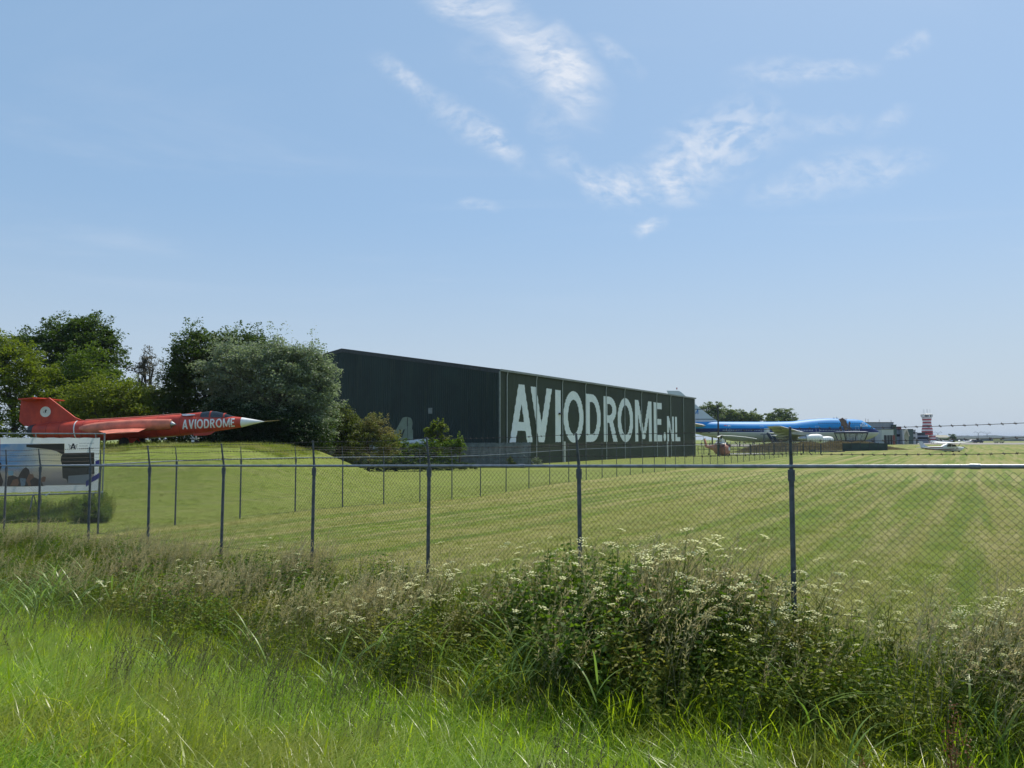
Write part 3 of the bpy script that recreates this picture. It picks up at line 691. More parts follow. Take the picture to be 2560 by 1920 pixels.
st = [0, -.3, -1, -2, -3.2, -4.5, -6, -8, -10, -12, -14.5, -17, -20, -23, -26, -29, -33, -38, -43, -46, -48, -52, -56, -60, -64, -66, -69, -71]
mb = MB(); mb.rings([aring(s) for s in st]); fu = mb.build('fuselage', M['livery'], air, smooth=True)
def aside(s, z, off=.02):
    t, b, w = aprof(s); zc = azc(s); r_ = (t - zc) if z > zc else (zc - b); q = max(0, 1 - ((z - zc) / r_) ** 2)
    if z > zc: w *= 1 - .10 * max(0, (z - zc) / r_) * min(1, max(0, (t - b - 6.6)))
    return -(w * math.sqrt(q) + off)
def aflat(mb, s0, s1, z0, z1, off=.02, n=3):
    for i in range(n):
        a, b = z0 + (z1 - z0) * i / n, z0 + (z1 - z0) * (i + 1) / n
        mb.add([(s0, aside(s0, a, off), a), (s1, aside(s1, a, off), a), (s1, aside(s1, b, off), b), (s0, aside(s0, b, off), b)], [(0, 1, 2, 3)])
mb = MB(); s = -8.5
while s > -53:
    if not (-24 < s < -22 or -37.5 < s < -36 or -13.6 < s < -12.4): aflat(mb, s, s + .26, 5.78, 6.1, .02, 1)
    s -= .52
mb.build('window_row', pmat('cabin_window', (.30, .36, .42), .3), air)
mb = MB(); s = -7.2
while s > -22: aflat(mb, s, s + .25, 8.0, 8.3, .02, 1); s -= .62
mb.build('upper_deck_windows', M['glass'], air)
for s in (-9.6, -22.8, -40.8, -51.6):
    mb = MB(); w_, z0, z1 = 1.1, 5.35, 7.3
    for a, b, c, d in ((s, s + .07, z0, z1), (s + w_, s + w_ + .07, z0, z1), (s, s + w_, z1 - .07, z1), (s, s + w_, z0, z0 + .07)): aflat(mb, a, b, c, d, .025, 2)
    mb.build('door', M['offwhite'], air)
mb = MB()
for a, b in ((-3.2, -2.75), (-3.8, -3.3), (-4.4, -3.9)): aflat(mb, a, b, 7.75 - (a + 4.4) * .38, 8.12 - (a + 4.4) * .38, .03, 2)
mb.build('cockpit_window', M['glass'], air)
s0, zA = A4(1840, 468); s1, _ = A4(1912, 468); zB = A4(1840, 446)[1]
mb = MB(); text(mb, 'KLM', lambda u, v: (s0 + (s1 - s0) * u, aside(s0 + (s1 - s0) * u, zA + (zB - zA) * v, .03), zA + (zB - zA) * v), .05, .1, 1.0, vdiv=2)
for i in range(5):
    cs, cz = (s0 + s1) / 2 + (i - 2) * .2, zB + .45 + (.1 if i in (1, 2, 3) else 0); aflat(mb, cs - .07, cs + .07, cz - .07, cz + .07, .03, 1)
aflat(mb, (s0 + s1) / 2 - .55, (s0 + s1) / 2 + .55, zB + .2, zB + .3, .03, 1); mb.build('lettering', M['white'], air)
s0, zA = A4(640, 470); s1, _ = A4(722, 470)
mb = MB(); text(mb, 'PH-BUK', lambda u, v: (s0 + (s1 - s0) * u, aside(s0, zA + .55 * v, .03), zA + .55 * v), .05, .12, 1.0); mb.build('registration', M['white'], air)
mb = MB(); sf = A4(600, 465)[0]; aflat(mb, sf, sf + .9, zA + .37, zA + .55, .03, 1); fl = mb.build('flag', pmat('flag_red', (.5, .03, .03)), air)
# fin
FP = [A4(*p) for p in ((98, 135), (210, 137), (232, 150), (300, 210), (400, 292), (500, 372), (545, 402), (575, 424))]; FP = FP + [(-50, 7.0), (-63, 7.0), (-64.3, 8.2)]
mb = MB(); c = (sum(p[0] for p in FP) / len(FP))
mb.prism(FP, lambda p: (p[0], -.22 if p[1] < 12 else -.12, p[1]), lambda p: (p[0], .22 if p[1] < 12 else .12, p[1])); M['finw'] = pmat('fin_white', (.50, .56, .64), .4, 0, .05, .5); mb.build('tail_fin', M['finw'], air)
s1, zA = A4(388, 352); s0 = s1 - 4.0; zB = A4(388, 308)[1]
mb = MB(); text(mb, 'KLM', lambda u, v: (s0 + (s1 - s0) * u, -.235, zA + (zB - zA) * v), .05, .1, 1.0)
cm = (s0 + s1) / 2
for i in range(5): mb.add([(cm + (i - 2) * .4 + p[0], -.235, zB + .9 + (.2 if i in (1, 2, 3) else 0) + p[1]) for p in ell(0, 0, .15, .15, 8)], [tuple(range(8))])
mb.add([(cm - 1, -.235, zB + .4), (cm + 1, -.235, zB + .4), (cm + 1, -.235, zB + .6), (cm - 1, -.235, zB + .6)], [(0, 1, 2, 3)])
mb.build('fin_lettering', pmat('logo_blue', (.01, .17, .5)), air)
mb = MB(); mb.box((-66.3, -.05, 18.5), (-66.0, .05, 19.1)); mb.build('beacon', pmat('beacon_red', (.4, .05, .04)), air)
M['wingm'] = pmat('wing_grey', (.40, .40, .41), .45, .1, .2, .4)
def airfoil(s_le, s_te, y, z, t): 
    c = s_te - s_le; return [(s_le, y, z), (s_le + c * .12, y, z + t * .55), (s_le + c * .4, y, z + t * .6), (s_te, y, z - .05), (s_le + c * .4, y, z - t * .4), (s_le + c * .1, y, z - t * .35)]
for sg in (-1, 1):
    mb = MB(); mb.rings([airfoil(-19, -37, sg * 2.4, 3.3, 1.7), airfoil(-27, -38.5, sg * 10, 4.3, 1.1), airfoil(-47.2, -51.4, sg * 29.8, 6.7, .35)]); mb.build('wing', M['wingm'], air, smooth=False)
    for q in range(3):
        yy_ = sg * (8 + q * 5); zz_ = 3.7 + q * .7; ss = -36 - q * 3.2; mb = MB(); mb.tube([(ss + 2.5, yy_, zz_), (ss, yy_, zz_ - .35), (ss - 3, yy_, zz_ - .1)], [.1, .35, .06], 8); mb.build('flap_fairing', M['offwhite'], air, smooth=True)
    mb = MB(); mb.rings([airfoil(-57.5, -65.5, sg * 1.6, 7.3, .9), airfoil(-67.5, -70.5, sg * 11, 8.3, .25)]); mb.build('tailplane', M['wingm'], air)
    for si, y, z, sc_ in ((-22.5, 11.7, 2.75, 1.0), (-31.0, 21.0, 3.35, 1.0)):
        mb = MB(); mb.tube([(si - .1, sg * y, z), (si, sg * y, z), (si - .3, sg * y, z), (si - 1.3, sg * y, z), (si - 3.4, sg * y, z), (si - 4.8, sg * y, z)], [1.0, 1.12, 1.24, 1.34, 1.26, 1.02], 24, cap=False)
        eo = mb.build('engine', M['white'], air, smooth=True)
        mb = MB(); mb.tube([(si - .9, sg * y, z), (si - .95, sg * y, z)], [1.1, 1.1], 20); mb.tube([(si - .5, sg * y, z), (si - .92, sg * y, z)], [.05, .35], 12); mb.build('fan', M['steel_dark'], eo)
        mb = MB(); mb.tube([(si - 4.2, sg * y, z), (si - 5.8, sg * y, z), (si - 7.0, sg * y, z)], [.85, .7, .4], 18); mb.build('exhaust', M['alu'], eo, smooth=True)
        mb = MB(); mb.prism([(si - 1.2, z + 1.2), (si - 4.8, z + .9), (si - 9.5, z + 1.35), (si - 8.5, z + 2.0), (si - 4, z + 1.9)], lambda p: (p[0], sg * y - .18, p[1]), lambda p: (p[0], sg * y + .18, p[1])); mb.build('pylon', M['wingm'], eo)
for s_, y_ in ((-7.5, 0), (-29, -2), (-29, 2), (-33, -5), (-33, 5)):
    mb = MB(); mb.tube([(s_, y_, 3), (s_, y_, .6)], .2, 8); go = mb.build('gear_leg', M['offwhite'], air)
    mb = MB()
    for dx in (-.75, .75): wheel(mb, (s_ + dx, y_ - .35, .62), .62, .4); wheel(mb, (s_ + dx, y_ + .35, .62), .62, .4)
    mb.build('wheels', M['rubber'], go)
mb = MB()
for s_, h_ in ((-13.6, .5), (-14.6, .35), (-33, .3)): t = aprof(s_)[0]; mb.prism([(s_, t - .1), (s_ - .35, t + h_), (s_ - .55, t + h_), (s_ - .5, t - .1)], lambda p: (p[0], -.04, p[1]), lambda p: (p[0], .04, p[1]))
mb.build('aerial', M['offwhite'], air)

# boarding stairs beside the airliner
M['navy'] = pmat('navy_steel', (.025, .045, .10), .5, .2, .2, 2)
def Zp(x, y, sc, ox, oy, Y): return PX(ox + x * sc, oy + y * sc, Y)
def Z7(x, y, Y): return Zp(x, y, .14467, 1640, 1020, Y)
def Z8(x, y, Y): return Zp(x, y, .15371, 1900, 1020, Y)
def Z5(x, y, Y): return Zp(x, y, .22602, 2060, 960, Y)
def Z9(x, y, Y): return Zp(x, y, .14922, 2230, 1000, Y)
o = Vector((Z7(1950, 500, 231).x, 231, hz(85, 231))); sta = empty('boarding_stairs', o, 0, 'dark blue zigzag boarding stairs with a white cabin at the rear door of the airliner', 'stairs')
L7 = lambda x, y, Y=231: Z7(x, y, Y) - o
mb = MB(); a, b = L7(1882, 352), L7(1950, 418); mb.box((a.x, -.8, b.z), (b.x, .9, a.z)); mb.build('cabin', M['offwhite'], sta)
mb = MB(); a, b = L7(1815, 425), L7(1925, 462); mb.box((a.x, -.7, b.z), (b.x, .8, b.z + .14)); 
for px_ in (1820, 1870, 1920): p = L7(px_, 425); mb.tube([(p.x, -.7, p.z), (p.x, -.7, b.z)], .04, 5); 
mb.build('platform', M['navy'], sta)
for (x0, y0, x1, y1) in ((1925, 420, 2065, 640), (2000, 428, 2125, 640)):
    a, b = L7(x0, y0), L7(x1, y1); mb = MB(); 
    for yo in (-.6, .5): mb.bar((a.x, yo, a.z - .2), (b.x, yo, b.z - .2), .1, .45); mb.bar((a.x, yo, a.z + .8), (b.x, yo, b.z + .8), .07, .07)
    mb.build('stair_flight', M['navy'], sta)
    mb = MB()
    for i in range(12): p = a.lerp(b, i / 12); mb.box((p.x - .12, -.55, p.z - .05), (p.x + .14, .45, p.z))
    mb.build('steps', M['alu'], sta)
mb = MB(); p = L7(1870, 460); mb.tube([(p.x, -.5, p.z), (p.x, -.5, .0)], .08, 6); mb.tube([(p.x, .5, p.z), (p.x, .5, .0)], .08, 6); mb.build('leg', M['navy'], sta)
o = Vector((Z8(1300, 350, 239).x, 239, hz(103, 239))); st2 = empty('upper_deck_stair', o, 0, 'brown steel stair tower reaching the upper deck door of the airliner', 'stairs')
L8 = lambda x, y, Y=239: Z8(x, y, Y) - o
M['brown'] = pmat('brown_steel', (.16, .105, .09), .6, .1, .3, 2)
mb = MB()
for x0, y0, x1, y1, w_ in ((1222, 178, 1318, 355, 1.7), (1265, 180, 1370, 350, .14), (1225, 178, 1235, 300, .12), (1300, 200, 1310, 345, .08), (1362, 225, 1352, 352, .12), (1240, 250, 1365, 290, .1), (1245, 320, 1365, 250, .1)):
    a, b = L8(x0, y0), L8(x1, y1); mb.bar((a.x, -4.2, a.z), (b.x, -4.2, b.z), .4, w_ * .7)
mb.build('stair_flight', M['brown'], st2)
mb = MB(); a, b = L8(1215, 182), L8(1320, 190); mb.box((a.x, -4.4, b.z), (b.x, -2.6, a.z)); mb.build('landing', M['brown'], st2)
mb = MB()
for px_ in (1225, 1362):
    p = L8(px_, 300); mb.tube([(p.x, -4.2, p.z), (p.x, -4.2, 0)], .1, 6); mb.tube([(p.x, -3.6, p.z), (p.x, -3.6, 0)], .1, 6)
mb.build('leg', M['brown'], st2)
# old observation cab standing on the ground
Yc = 196; o = Vector((Z8(1480, 500, Yc).x, Yc, hz(95, Yc))); cab = empty('observation_cab', o, 0, 'dark framed glass observation cab with outward sloping windows in front of the airliner', 'control cab')
LC = lambda x, y: Z8(x, y, Yc) - o
tl, tr, bl, br = LC(1292, 408), LC(1668, 412), LC(1325, 532), LC(1625, 532); zt_, zb_ = tl.z, bl.z; wt, wb = (tr.x - tl.x) / 2, (br.x - bl.x) / 2; cx_ = (tl.x + tr.x) / 2
def sq(w, z): return [(cx_ - w, -w, z), (cx_ + w, -w, z), (cx_ + w, w, z), (cx_ - w, w, z)]
mb = MB(); T_, B_ = sq(wt, zt_), sq(wb, zb_)
for i in range(4):
    mb.bar(T_[i], B_[i], .22, .22); j = (i + 1) % 4; mb.bar(T_[i], T_[j], .2, .2); mb.bar(B_[i], B_[j], .2, .2)
    mt = tuple((T_[i][k] + T_[j][k]) / 2 for k in range(3)); mbm = tuple((B_[i][k] + B_[j][k]) / 2 for k in range(3)); mb.bar(mt, mbm, .12, .12)
mb.build('frame', M['steel_dark'], cab)
def paneglass():
    m = bpy.data.materials.new('window_glass'); m.use_nodes = True; T = NT(m.node_tree); b = T.n['Principled BSDF']
    b.inputs['Base Color'].default_value = (.5, .58, .58, 1); b.inputs['Roughness'].default_value = .08; b.inputs['Alpha'].default_value = .35; b.inputs['Specular IOR Level'].default_value = .6
    return m
M['pane'] = paneglass()
for i in range(4):
    j = (i + 1) % 4; f = .985
    for a0, a1 in ((.04, .48), (.52, .96)):
        lp = lambda A, B, t: tuple((A[k] + (B[k] - A[k]) * t) * (f if k < 2 and False else 1) for k in range(3))
        mb = MB(); mb.add([lp(T_[i], T_[j], a0), lp(T_[i], T_[j], a1), lp(B_[i], B_[j], a1), lp(B_[i], B_[j], a0)], [(0, 1, 2, 3)]); mb.build('pane', M['pane'], cab)
mb = MB(); mb.rings([sq(wt + .15, zt_ + .1), sq(wt + .15, zt_ + .3), sq(wt - .5, zt_ + .45)]); mb.build('roof', M['navy'], cab)
mb = MB(); mb.rings([sq(wb, 0), sq(wb, zb_ - .1)]); mb.build('base', pmat('cab_base', (.10, .14, .19), .6, 0, .15, 1), cab)
mb = MB(); mb.box((cx_ - .9, -.4, zb_), (cx_ + .1, .4, zb_ + .9)); mb.box((cx_ + .3, -.8, zb_), (cx_ + 1.3, 0, zb_ + 1.1)); mb.build('desk', M['offwhite'], cab)

# ------------------------------------------------------------------ helicopter by the corner of the hangar
Yh = 148; o = Vector((Z7(1130, 700, Yh).x, Yh, hz(39, Yh))); HR = R(-80)
heli = empty('helicopter', o, HR, 'old orange and white helicopter with drooping rotor blades beside the hangar', 'helicopter')
M['orange'] = pmat('salmon_orange', (.56, .21, .13), .5, 0, .25, 1.2, 0, 10, .4, .35)
ST = [(2.5, .55, 1.35, .35), (2.2, .25, 1.9, .75), (1.5, .1, 2.3, 1.0), (.5, .05, 2.75, 1.08), (-.6, .1, 2.85, 1.05), (-1.6, .3, 2.6, .9), (-2.6, .8, 2.2, .6), (-5, 1.25, 1.9, .28), (-7.2, 1.5, 1.9, .16)]
def hring(x, b, t, w, n=20): c, h_ = (b + t) / 2, (t - b) / 2; return [(x, w * math.copysign(abs(math.cos(2 * math.pi * k / n)) ** .8, math.cos(2 * math.pi * k / n)), c + h_ * math.copysign(abs(math.sin(2 * math.pi * k / n)) ** .85, math.sin(2 * math.pi * k / n))) for k in range(n)]
mb = MB(); mb.cur = 0; mb.rings([hring(*s) for s in ST[:7]])
me_m = [M['white'], M['orange']]
for i, f in enumerate(mb.f):
    c = [sum(mb.v[j][k] for j in f) / len(f) for k in range(3)]
    mb.m[i] = 0 if (c[2] > 2.3 or (c[1] > .35 and c[2] > .9)) else 1
mb.build('body', me_m, heli, smooth=True)
mb = MB(); mb.rings([hring(*s, 12) for s in ST[6:]]); mb.build('tail_boom', M['orange'], heli, smooth=True)
mb = MB(); mb.prism([(-6.2, 1.6), (-7.4, 3.3), (-7.9, 3.3), (-7.3, 1.5)], lambda p: (p[0], -.08, p[1]), lambda p: (p[0], .08, p[1])); mb.build('tail_fin', M['orange'], heli)
mb = MB()
for a in range(0, 360, 90): mb.bar((-7.6, -.2, 3.1), (-7.6 + .9 * math.cos(R(a + 20)), -.2, 3.1 + .9 * math.sin(R(a + 20))), .03, .14)
mb.build('tail_rotor', M['offwhite'], heli)
for yo in (-.52, .52):
    mb = MB(); mb.prism([(yo - .4, 1.75), (yo + .4, 1.75), (yo + .36, 2.3), (yo - .36, 2.3)], lambda p: (2.22 - (p[1] - 1.75) * .9, p[0], p[1]), lambda p: (2.12 - (p[1] - 1.75) * .9, p[0], p[1])); mb.build('windscreen', pmat('red_glass', (.06, .008, .008), .1), heli)
for sg in (-1, 1): mb = MB(); mb.box((.5, sg * 1.06 - .03, 1.5), (1.5, sg * 1.06 + .03, 2.2)); mb.build('side_window', M['glass'], heli)
mb = MB(); mb.box((.9, -.6, .95), (2.36, .6, 1.05)); mb.build('step', M['offwhite'], heli)
mb = MB(); mb.rings([hring(.8, 2.6, 3.2, .3, 12), hring(-.2, 2.7, 3.35, .5, 12), hring(-1.8, 2.4, 3.0, .3, 12)]); mb.build('engine_cowling', M['white'], heli, smooth=True)
mb = MB(); mb.tube([(0, 0, 3.1), (0, 0, 3.75)], [.16, .12], 10); mb.tube([(0, 0, 3.7), (0, 0, 3.85), (0, 0, 4.0)], [.42, .45, .15], 12); mb.build('rotor_head', M['steel_dark'], heli)
for ang, L_, dr in ((-8, 6.6, .62), (172, 6.6, .35), (250, 6.4, .3), (80, 6.4, .45)):
    a = R(ang) - HR; pts = [Vector((math.cos(a) * L_ * t, math.sin(a) * L_ * t, 3.86 - dr * t * t)) for t in (0, .15, .4, .7, 1)]
    side = Vector((-math.sin(a), math.cos(a), .12)) * .24; mb = MB(); vs = []
    for p in pts: vs += [p - side, p + side, p + side + Vector((0, 0, .04)), p - side + Vector((0, 0, .04))]
    mb.rings([vs[4 * i:4 * i + 4] for i in range(5)]); mb.build('rotor_blade', M['offwhite'], heli)
mb = MB()
for yo in (-1.15, 1.15): mb.tube([(.9, yo * .7, .7), (.9, yo, .25)], .06, 6); wheel(mb, (.9, yo, .27), .27, .2)
mb.tube([(-5.6, 0, 1.3), (-5.8, 0, .2)], .05, 6); wheel(mb, (-5.8, 0, .2), .2, .12); mb.build('undercarriage', M['rubber'], heli)

# ------------------------------------------------------------------ light aircraft on the grass
Yp = 150; o = Vector((Z9(830, 800, Yp).x, Yp, Z9(900, 872, Yp).z - .12)); ces = empty('light_aircraft', o, R(2), 'small white and red high wing light aircraft on the grass below the control tower', 'aircraft')
L9 = lambda x, y: Z9(x, y, Yp) - o
CS = [(1218, 790, 800, .05), (1195, 788, 822, .28), (1160, 785, 850, .42), (1080, 776, 862, .5), (1035, 742, 862, .55), (960, 726, 862, .56), (890, 732, 858, .55), (820, 775, 850, .42), (700, 778, 842, .28), (600, 782, 832, .18), (480, 788, 815, .06)]
mb = MB()
def csr(x, t, b, w, n=16):
    T1, B1 = L9(x, t), L9(x, b); c, h_ = (T1.z + B1.z) / 2, (T1.z - B1.z) / 2; return [(T1.x, w * math.copysign(abs(math.cos(2 * math.pi * k / n)) ** .7, math.cos(2 * math.pi * k / n)), c + h_ * math.copysign(abs(math.sin(2 * math.pi * k / n)) ** .7, math.sin(2 * math.pi * k / n))) for k in range(n)]
mb.rings([csr(*c) for c in CS]); mb.build('fuselage', M['white'], ces, smooth=True)
M['maroon'] = pmat('maroon_paint', (.25, .03, .045), .4)
def cstripe(pts, name='stripe'):
    mb = MB()
    for (x0, y0, z0), (x1, y1, z1) in zip(pts, pts[1:]):
        w0 = float(np.interp(x0, [c[0] for c in CS][::-1], [c[3] for c in CS][::-1])) + .02; w1 = float(np.interp(x1, [c[0] for c in CS][::-1], [c[3] for c in CS][::-1])) + .02
        a, b, c, d = L9(x0, y0), L9(x1, y1), L9(x1, z1), L9(x0, z0); mb.add([(a.x, -w0, a.z), (b.x, -w1, b.z), (c.x, -w1, c.z), (d.x, -w0, d.z)], [(0, 1, 2, 3)])
    mb.build(name, M['maroon'], ces)
cstripe([(1205, 797, 805), (1080, 812, 822), (900, 820, 830), (700, 824, 836), (540, 812, 828)]); cstripe([(830, 785, 795), (640, 792, 806), (485, 792, 806)])
mb = MB(); f_ = [L9(*p) for p in ((600, 783), (545, 755), (500, 692), (430, 690), (455, 740), (478, 800))]; mb.prism(f_, lambda p: (p.x, -.05, p.z), lambda p: (p.x, .05, p.z)); mb.build('tail_fin', pmat('fin_grey', (.5, .53, .6), .4), ces)
zt = L9(900, 728).z; xa, xb = L9(1035, 0).x, L9(885, 0).x
mb = MB(); mb.rings([[(xa - (.25 if abs(y) > 5 else 0), y, zt + .06 + abs(y) * .03), (xa - .4, y, zt + .22 + abs(y) * .03), (xb + (.1 if abs(y) > 5 else 0), y, zt + .06 + abs(y) * .03), (xa - .5, y, zt + .0 + abs(y) * .03)] for y in (-5.5, -2.5, 0, 2.5, 5.5)]); mb.build('wing', M['white'], ces)
for sg in (-1, 1): mb = MB(); mb.tube([(xa - .5, sg * .5, L9(0, 850).z), (xa - .6, sg * 2.7, zt + .1)], .05, 6); mb.build('wing_strut', M['offwhite'], ces)
mb = MB(); xs_ = L9(500, 0).x; z_ = L9(0, 795).z; mb.prism([(xs_ + .5, -.1), (xs_ + .1, -1.8), (xs_ - .5, -1.8), (xs_ - .6, 0), (xs_ - .5, 1.8), (xs_ + .1, 1.8), (xs_ + .5, .1)], lambda p: (p[0], p[1], z_ - .04), lambda p: (p[0], p[1], z_ + .04)); mb.build('tailplane', M['white'], ces)
mb = MB(); a = L9(1030, 745); b = L9(975, 745); c = L9(975, 780); d = L9(1068, 780); mb.add([(p.x, -.575, p.z) for p in (a, b, c, d)], [(0, 1, 2, 3)]); a = L9(965, 740); b = L9(900, 745); c = L9(890, 782); d = L9(965, 782); mb.add([(p.x, -.585, p.z) for p in (a, b, c, d)], [(0, 1, 2, 3)]); mb.build('cabin_window', M['glass'], ces)
mb = MB(); c = L9(1226, 795); mb.tube([(c.x - .1, 0, c.z), (c.x + .1, 0, c.z)], [.14, .02], 8); mb.bar((c.x, -.85, c.z - .3), (c.x, .85, c.z + .3), .05, .12); mb.build('propeller', M['steel_dark'], ces)
for x_, yo in ((1130, 0), (960, -1.2), (960, 1.2)):
    mb = MB(); c = L9(x_, 855); mb.tube([(c.x, yo * .3, c.z + .1), (c.x, yo, .25)], .04, 6); wheel(mb, (c.x, yo, .2), .2, .14); mb.build('wheel', M['rubber'], ces)
def copy_tree(o, parent=None):
    c = o.copy(); COL.objects.link(c)
    if parent is not None: c.parent = parent
    for ch in list(o.children): copy_tree(ch, c)
    return c
for px_, Y, rz, lb in ((2424, 430, 10, 'white light aircraft far off on the apron, right of the dark round tree'), (2398, 470, 60, 'tiny light aircraft on the apron directly behind the tail of the distant pair'), (2360, 420, 150, 'tiny light aircraft parked in front of the low cream building')):
    c = copy_tree(ces); c.location = (AB(px_, 1100)[0] * Y, Y, hz(AB(px_, 1100)[0] * Y, Y) + .05); c.rotation_euler[2] = R(rz); c['label'] = lb; c['group'] = 'light aircraft on the far apron'

# ------------------------------------------------------------------ control tower
Yt_ = 425; tx = Z5(1141, 500, Yt_).x; o = Vector((tx, Yt_, hz(tx, Yt_))); tow = empty('control_tower', o, 0, 'waisted airport control tower with red and white bands and a glazed cab', 'tower')
LT = lambda x, y: Z5(x, y, Yt_) - o
mpx = (LT(1241, 0).x - LT(1141, 0).x) / 100
M['tred'] = pmat('band_red', (.38, .035, .045), .6, 0, .1, .4); M['twhite'] = pmat('band_white', (.66, .62, .62), .6, 0, .08, .4)
TP = [(370, 50), (388, 47), (403, 44.5), (420, 43), (436, 43.5), (455, 46), (470, 49), (487, 52), (503, 54.5), (520, 56), (562, 55)]
def oct_(y, hw, n=16): z = LT(0, y).z; return [(hw * mpx * math.cos(2 * math.pi * (k + .5) / n), hw * mpx * math.sin(2 * math.pi * (k + .5) / n), z) for k in range(n)]
for i, (a, b) in enumerate(zip(TP, TP[1:])):
    mb = MB(); mb.rings([oct_(b[0], b[1]), oct_(a[0], a[1])]); mb.build('band', M['twhite'] if i % 2 == 0 else M['tred'], tow)
for i in range(8):
    y0, y1 = 562 + i * 14.5, 562 + (i + 1) * 14.5; z0, z1 = LT(0, y1).z, LT(0, y0).z; x0, x1 = LT(1150, 0).x, LT(1197, 0).x
    mb = MB(); mb.box((x0, -1.4, z0), (x1, 1.4, z1)); mb.build('stair_band', M['twhite'] if i % 2 == 0 else M['tred'], tow)
mb = MB(); mb.rings([oct_(372, 50.5), oct_(368, 53), oct_(364, 53.5)]); mb.rings([oct_(341, 57), oct_(336, 60), oct_(331, 50)]); mb.tube([(0, 0, LT(0, 331).z), (0, 0, LT(0, 326).z)], [1.2, 1.1], 10); mb.build('cab_roof', M['offwhite'], tow)
n = 8
for k in range(n):
    a0, a1 = 2 * math.pi * (k + .06) / n + .2, 2 * math.pi * (k + .94) / n + .2; z0, z1 = LT(0, 365).z, LT(0, 341).z
    mb = MB(); mb.add([(53 * mpx * math.cos(a0), 53 * mpx * math.sin(a0), z0), (53 * mpx * math.cos(a1), 53 * mpx * math.sin(a1), z0), (57 * mpx * math.cos(a1), 57 * mpx * math.sin(a1), z1), (57 * mpx * math.cos(a0), 57 * mpx * math.sin(a0), z1)], [(0, 1, 2, 3)])
    mb.build('pane', M['pane'], tow)
    a = 2 * math.pi * k / n + .2; mb = MB(); mb.bar((52.5 * mpx * math.cos(a), 52.5 * mpx * math.sin(a), z0), (56.5 * mpx * math.cos(a), 56.5 * mpx * math.sin(a), z1), .25, .25); mb.build('mullion', M['steel_dark'], tow)
mb = MB(); mb.tube([(0, 0, LT(0, 368).z), (0, 0, LT(0, 345).z)], [1.1, 1.1], 10); mb.build('cab_core', M['steel_dark'], tow)
mb = MB(); p = LT(1073, 340); q = LT(1082, 378); mb.box((p.x, -1.2, q.z), (q.x + .3, -.9, p.z)); mb.build('antenna_frame', M['offwhite'], tow)
for x_ in (1097, 1106, 1137, 1143, 1171): p = LT(x_, 278); mb = MB(); mb.tube([(p.x, 0, LT(0, 333).z), (p.x, 0, p.z)], .07, 4); mb.build('antenna', M['offwhite'], tow)
for yb_ in (540,): mb = MB(); mb.rings([oct_(yb_, 55.6), oct_(yb_ - 8, 56)]); mb.build('window_strip', M['glass'], tow)

# ------------------------------------------------------------------ airport buildings
def bld(name, label, x0, x1, yt, Y, depth, mat, cat='building', src=Z5):
    a, b = src(x0, yt, Y), src(x1, yt, Y); g = min(hz(a.x, Y), hz(b.x, Y)) - .2; o = Vector(((a.x + b.x) / 2, Y, g)); w = (b.x - a.x) / 2; H = a.z - g
    r_ = empty(name, o, 0, label, cat); mb = MB(); mb.box((-w, 0, 0), (w, depth, H)); mb.build('walls', mat, r_)
    mb = MB(); mb.box((-w - .1, -.12, H), (w + .1, depth + .1, H + .22)); mb.build('roof', M['steel_dark'], r_)
    return r_, o, w, H
M['bgrey'] = pmat('panel_grey', (.30, .31, .35), .6, 0, .06, .3, streak=.2); M['bblue'] = pmat('panel_blue_grey', (.20, .23, .29), .6, 0, .08, .3, streak=.2); M['blight'] = pmat('panel_light', (.46, .48, .50), .6, 0, .06, .3)
M['bgreen'] = pmat('panel_green', (.06, .10, .085), .6, 0, .1, .3); M['bolive'] = pmat('panel_olive', (.33, .34, .22), .6, 0, .1, .3); M['bcream'] = pmat('render_cream', (.5, .46, .36), .8, 0, .08, .3); M['bbrown'] = pmat('door_brown', (.20, .05, .035), .6, 0, .1, .5)
r_, o, w, H = bld('grey_hangar', 'tall flat roofed grey hangar behind the nose of the airliner', 380, 768, 428, 305, 26, M['bgrey'])
for x_, h_ in ((460, 380), (487, 385), (610, 390), (742, 398)):
    p = Z5(x_, h_, 306) - o; mb = MB(); mb.tube([(p.x, 1, H), (p.x, 1, p.z)], .07, 4); mb.build('roof_antenna', M['steel_dark'], r_)
for i in range(9): x_ = -w + (i + 1) * 2 * w / 10; mb = MB(); mb.box((x_ - .04, -.04, .2), (x_ + .04, -.002, H)); mb.build('panel_joint', M['bblue'], r_)
r_, o, w, H = bld('hangar_annex', 'low white fronted annex with dark open bays and a brown door', 640, 768, 503, 298, 6, M['blight'])
z1 = Z5(0, 566, 298).z - o.z
for i, (x0, x1, m_) in enumerate(((643, 672, 'black'), (678, 706, 'steel_dark'), (711, 733, 'black'), (737, 765, 'bbrown'))):  # the dark ones are sheets painted as shade inside the open bays
    a, b = Z5(x0, 0, 298).x - o.x, Z5(x1, 0, 298).x - o.x; mb = MB(); mb.box((a, -.08, .2), (b, -.01, z1)); mb.build('door', M[m_], r_)
bld('stair_block', 'narrow dark block on the corner of the tall grey hangar', 769, 800, 455, 303, 10, M['bgreen'])
r_, o, w, H = bld('blue_grey_building', 'plain blue grey building right of the tall grey hangar', 772, 866, 510, 312, 20, M['bblue'])
for i in range(5): x_ = -w + (i + .5) * 2 * w / 5; mb = MB(); mb.box((x_ - .7, -.05, 3.4), (x_ + .7, -.01, 4.3)); mb.build('window', M['glass'], r_)
mb = MB(); a = Z5(845, 490, 312).x - o.x; mb.box((a, 2, H + .2), (a + 1.4, 3.4, H + 1.5)); mb.build('roof_unit', M['bbrown'], r_)
r_, o, w, H = bld('white_strip_building', 'slim white building end beside the blue grey building', 866, 884, 506, 310, 14, M['blight'])
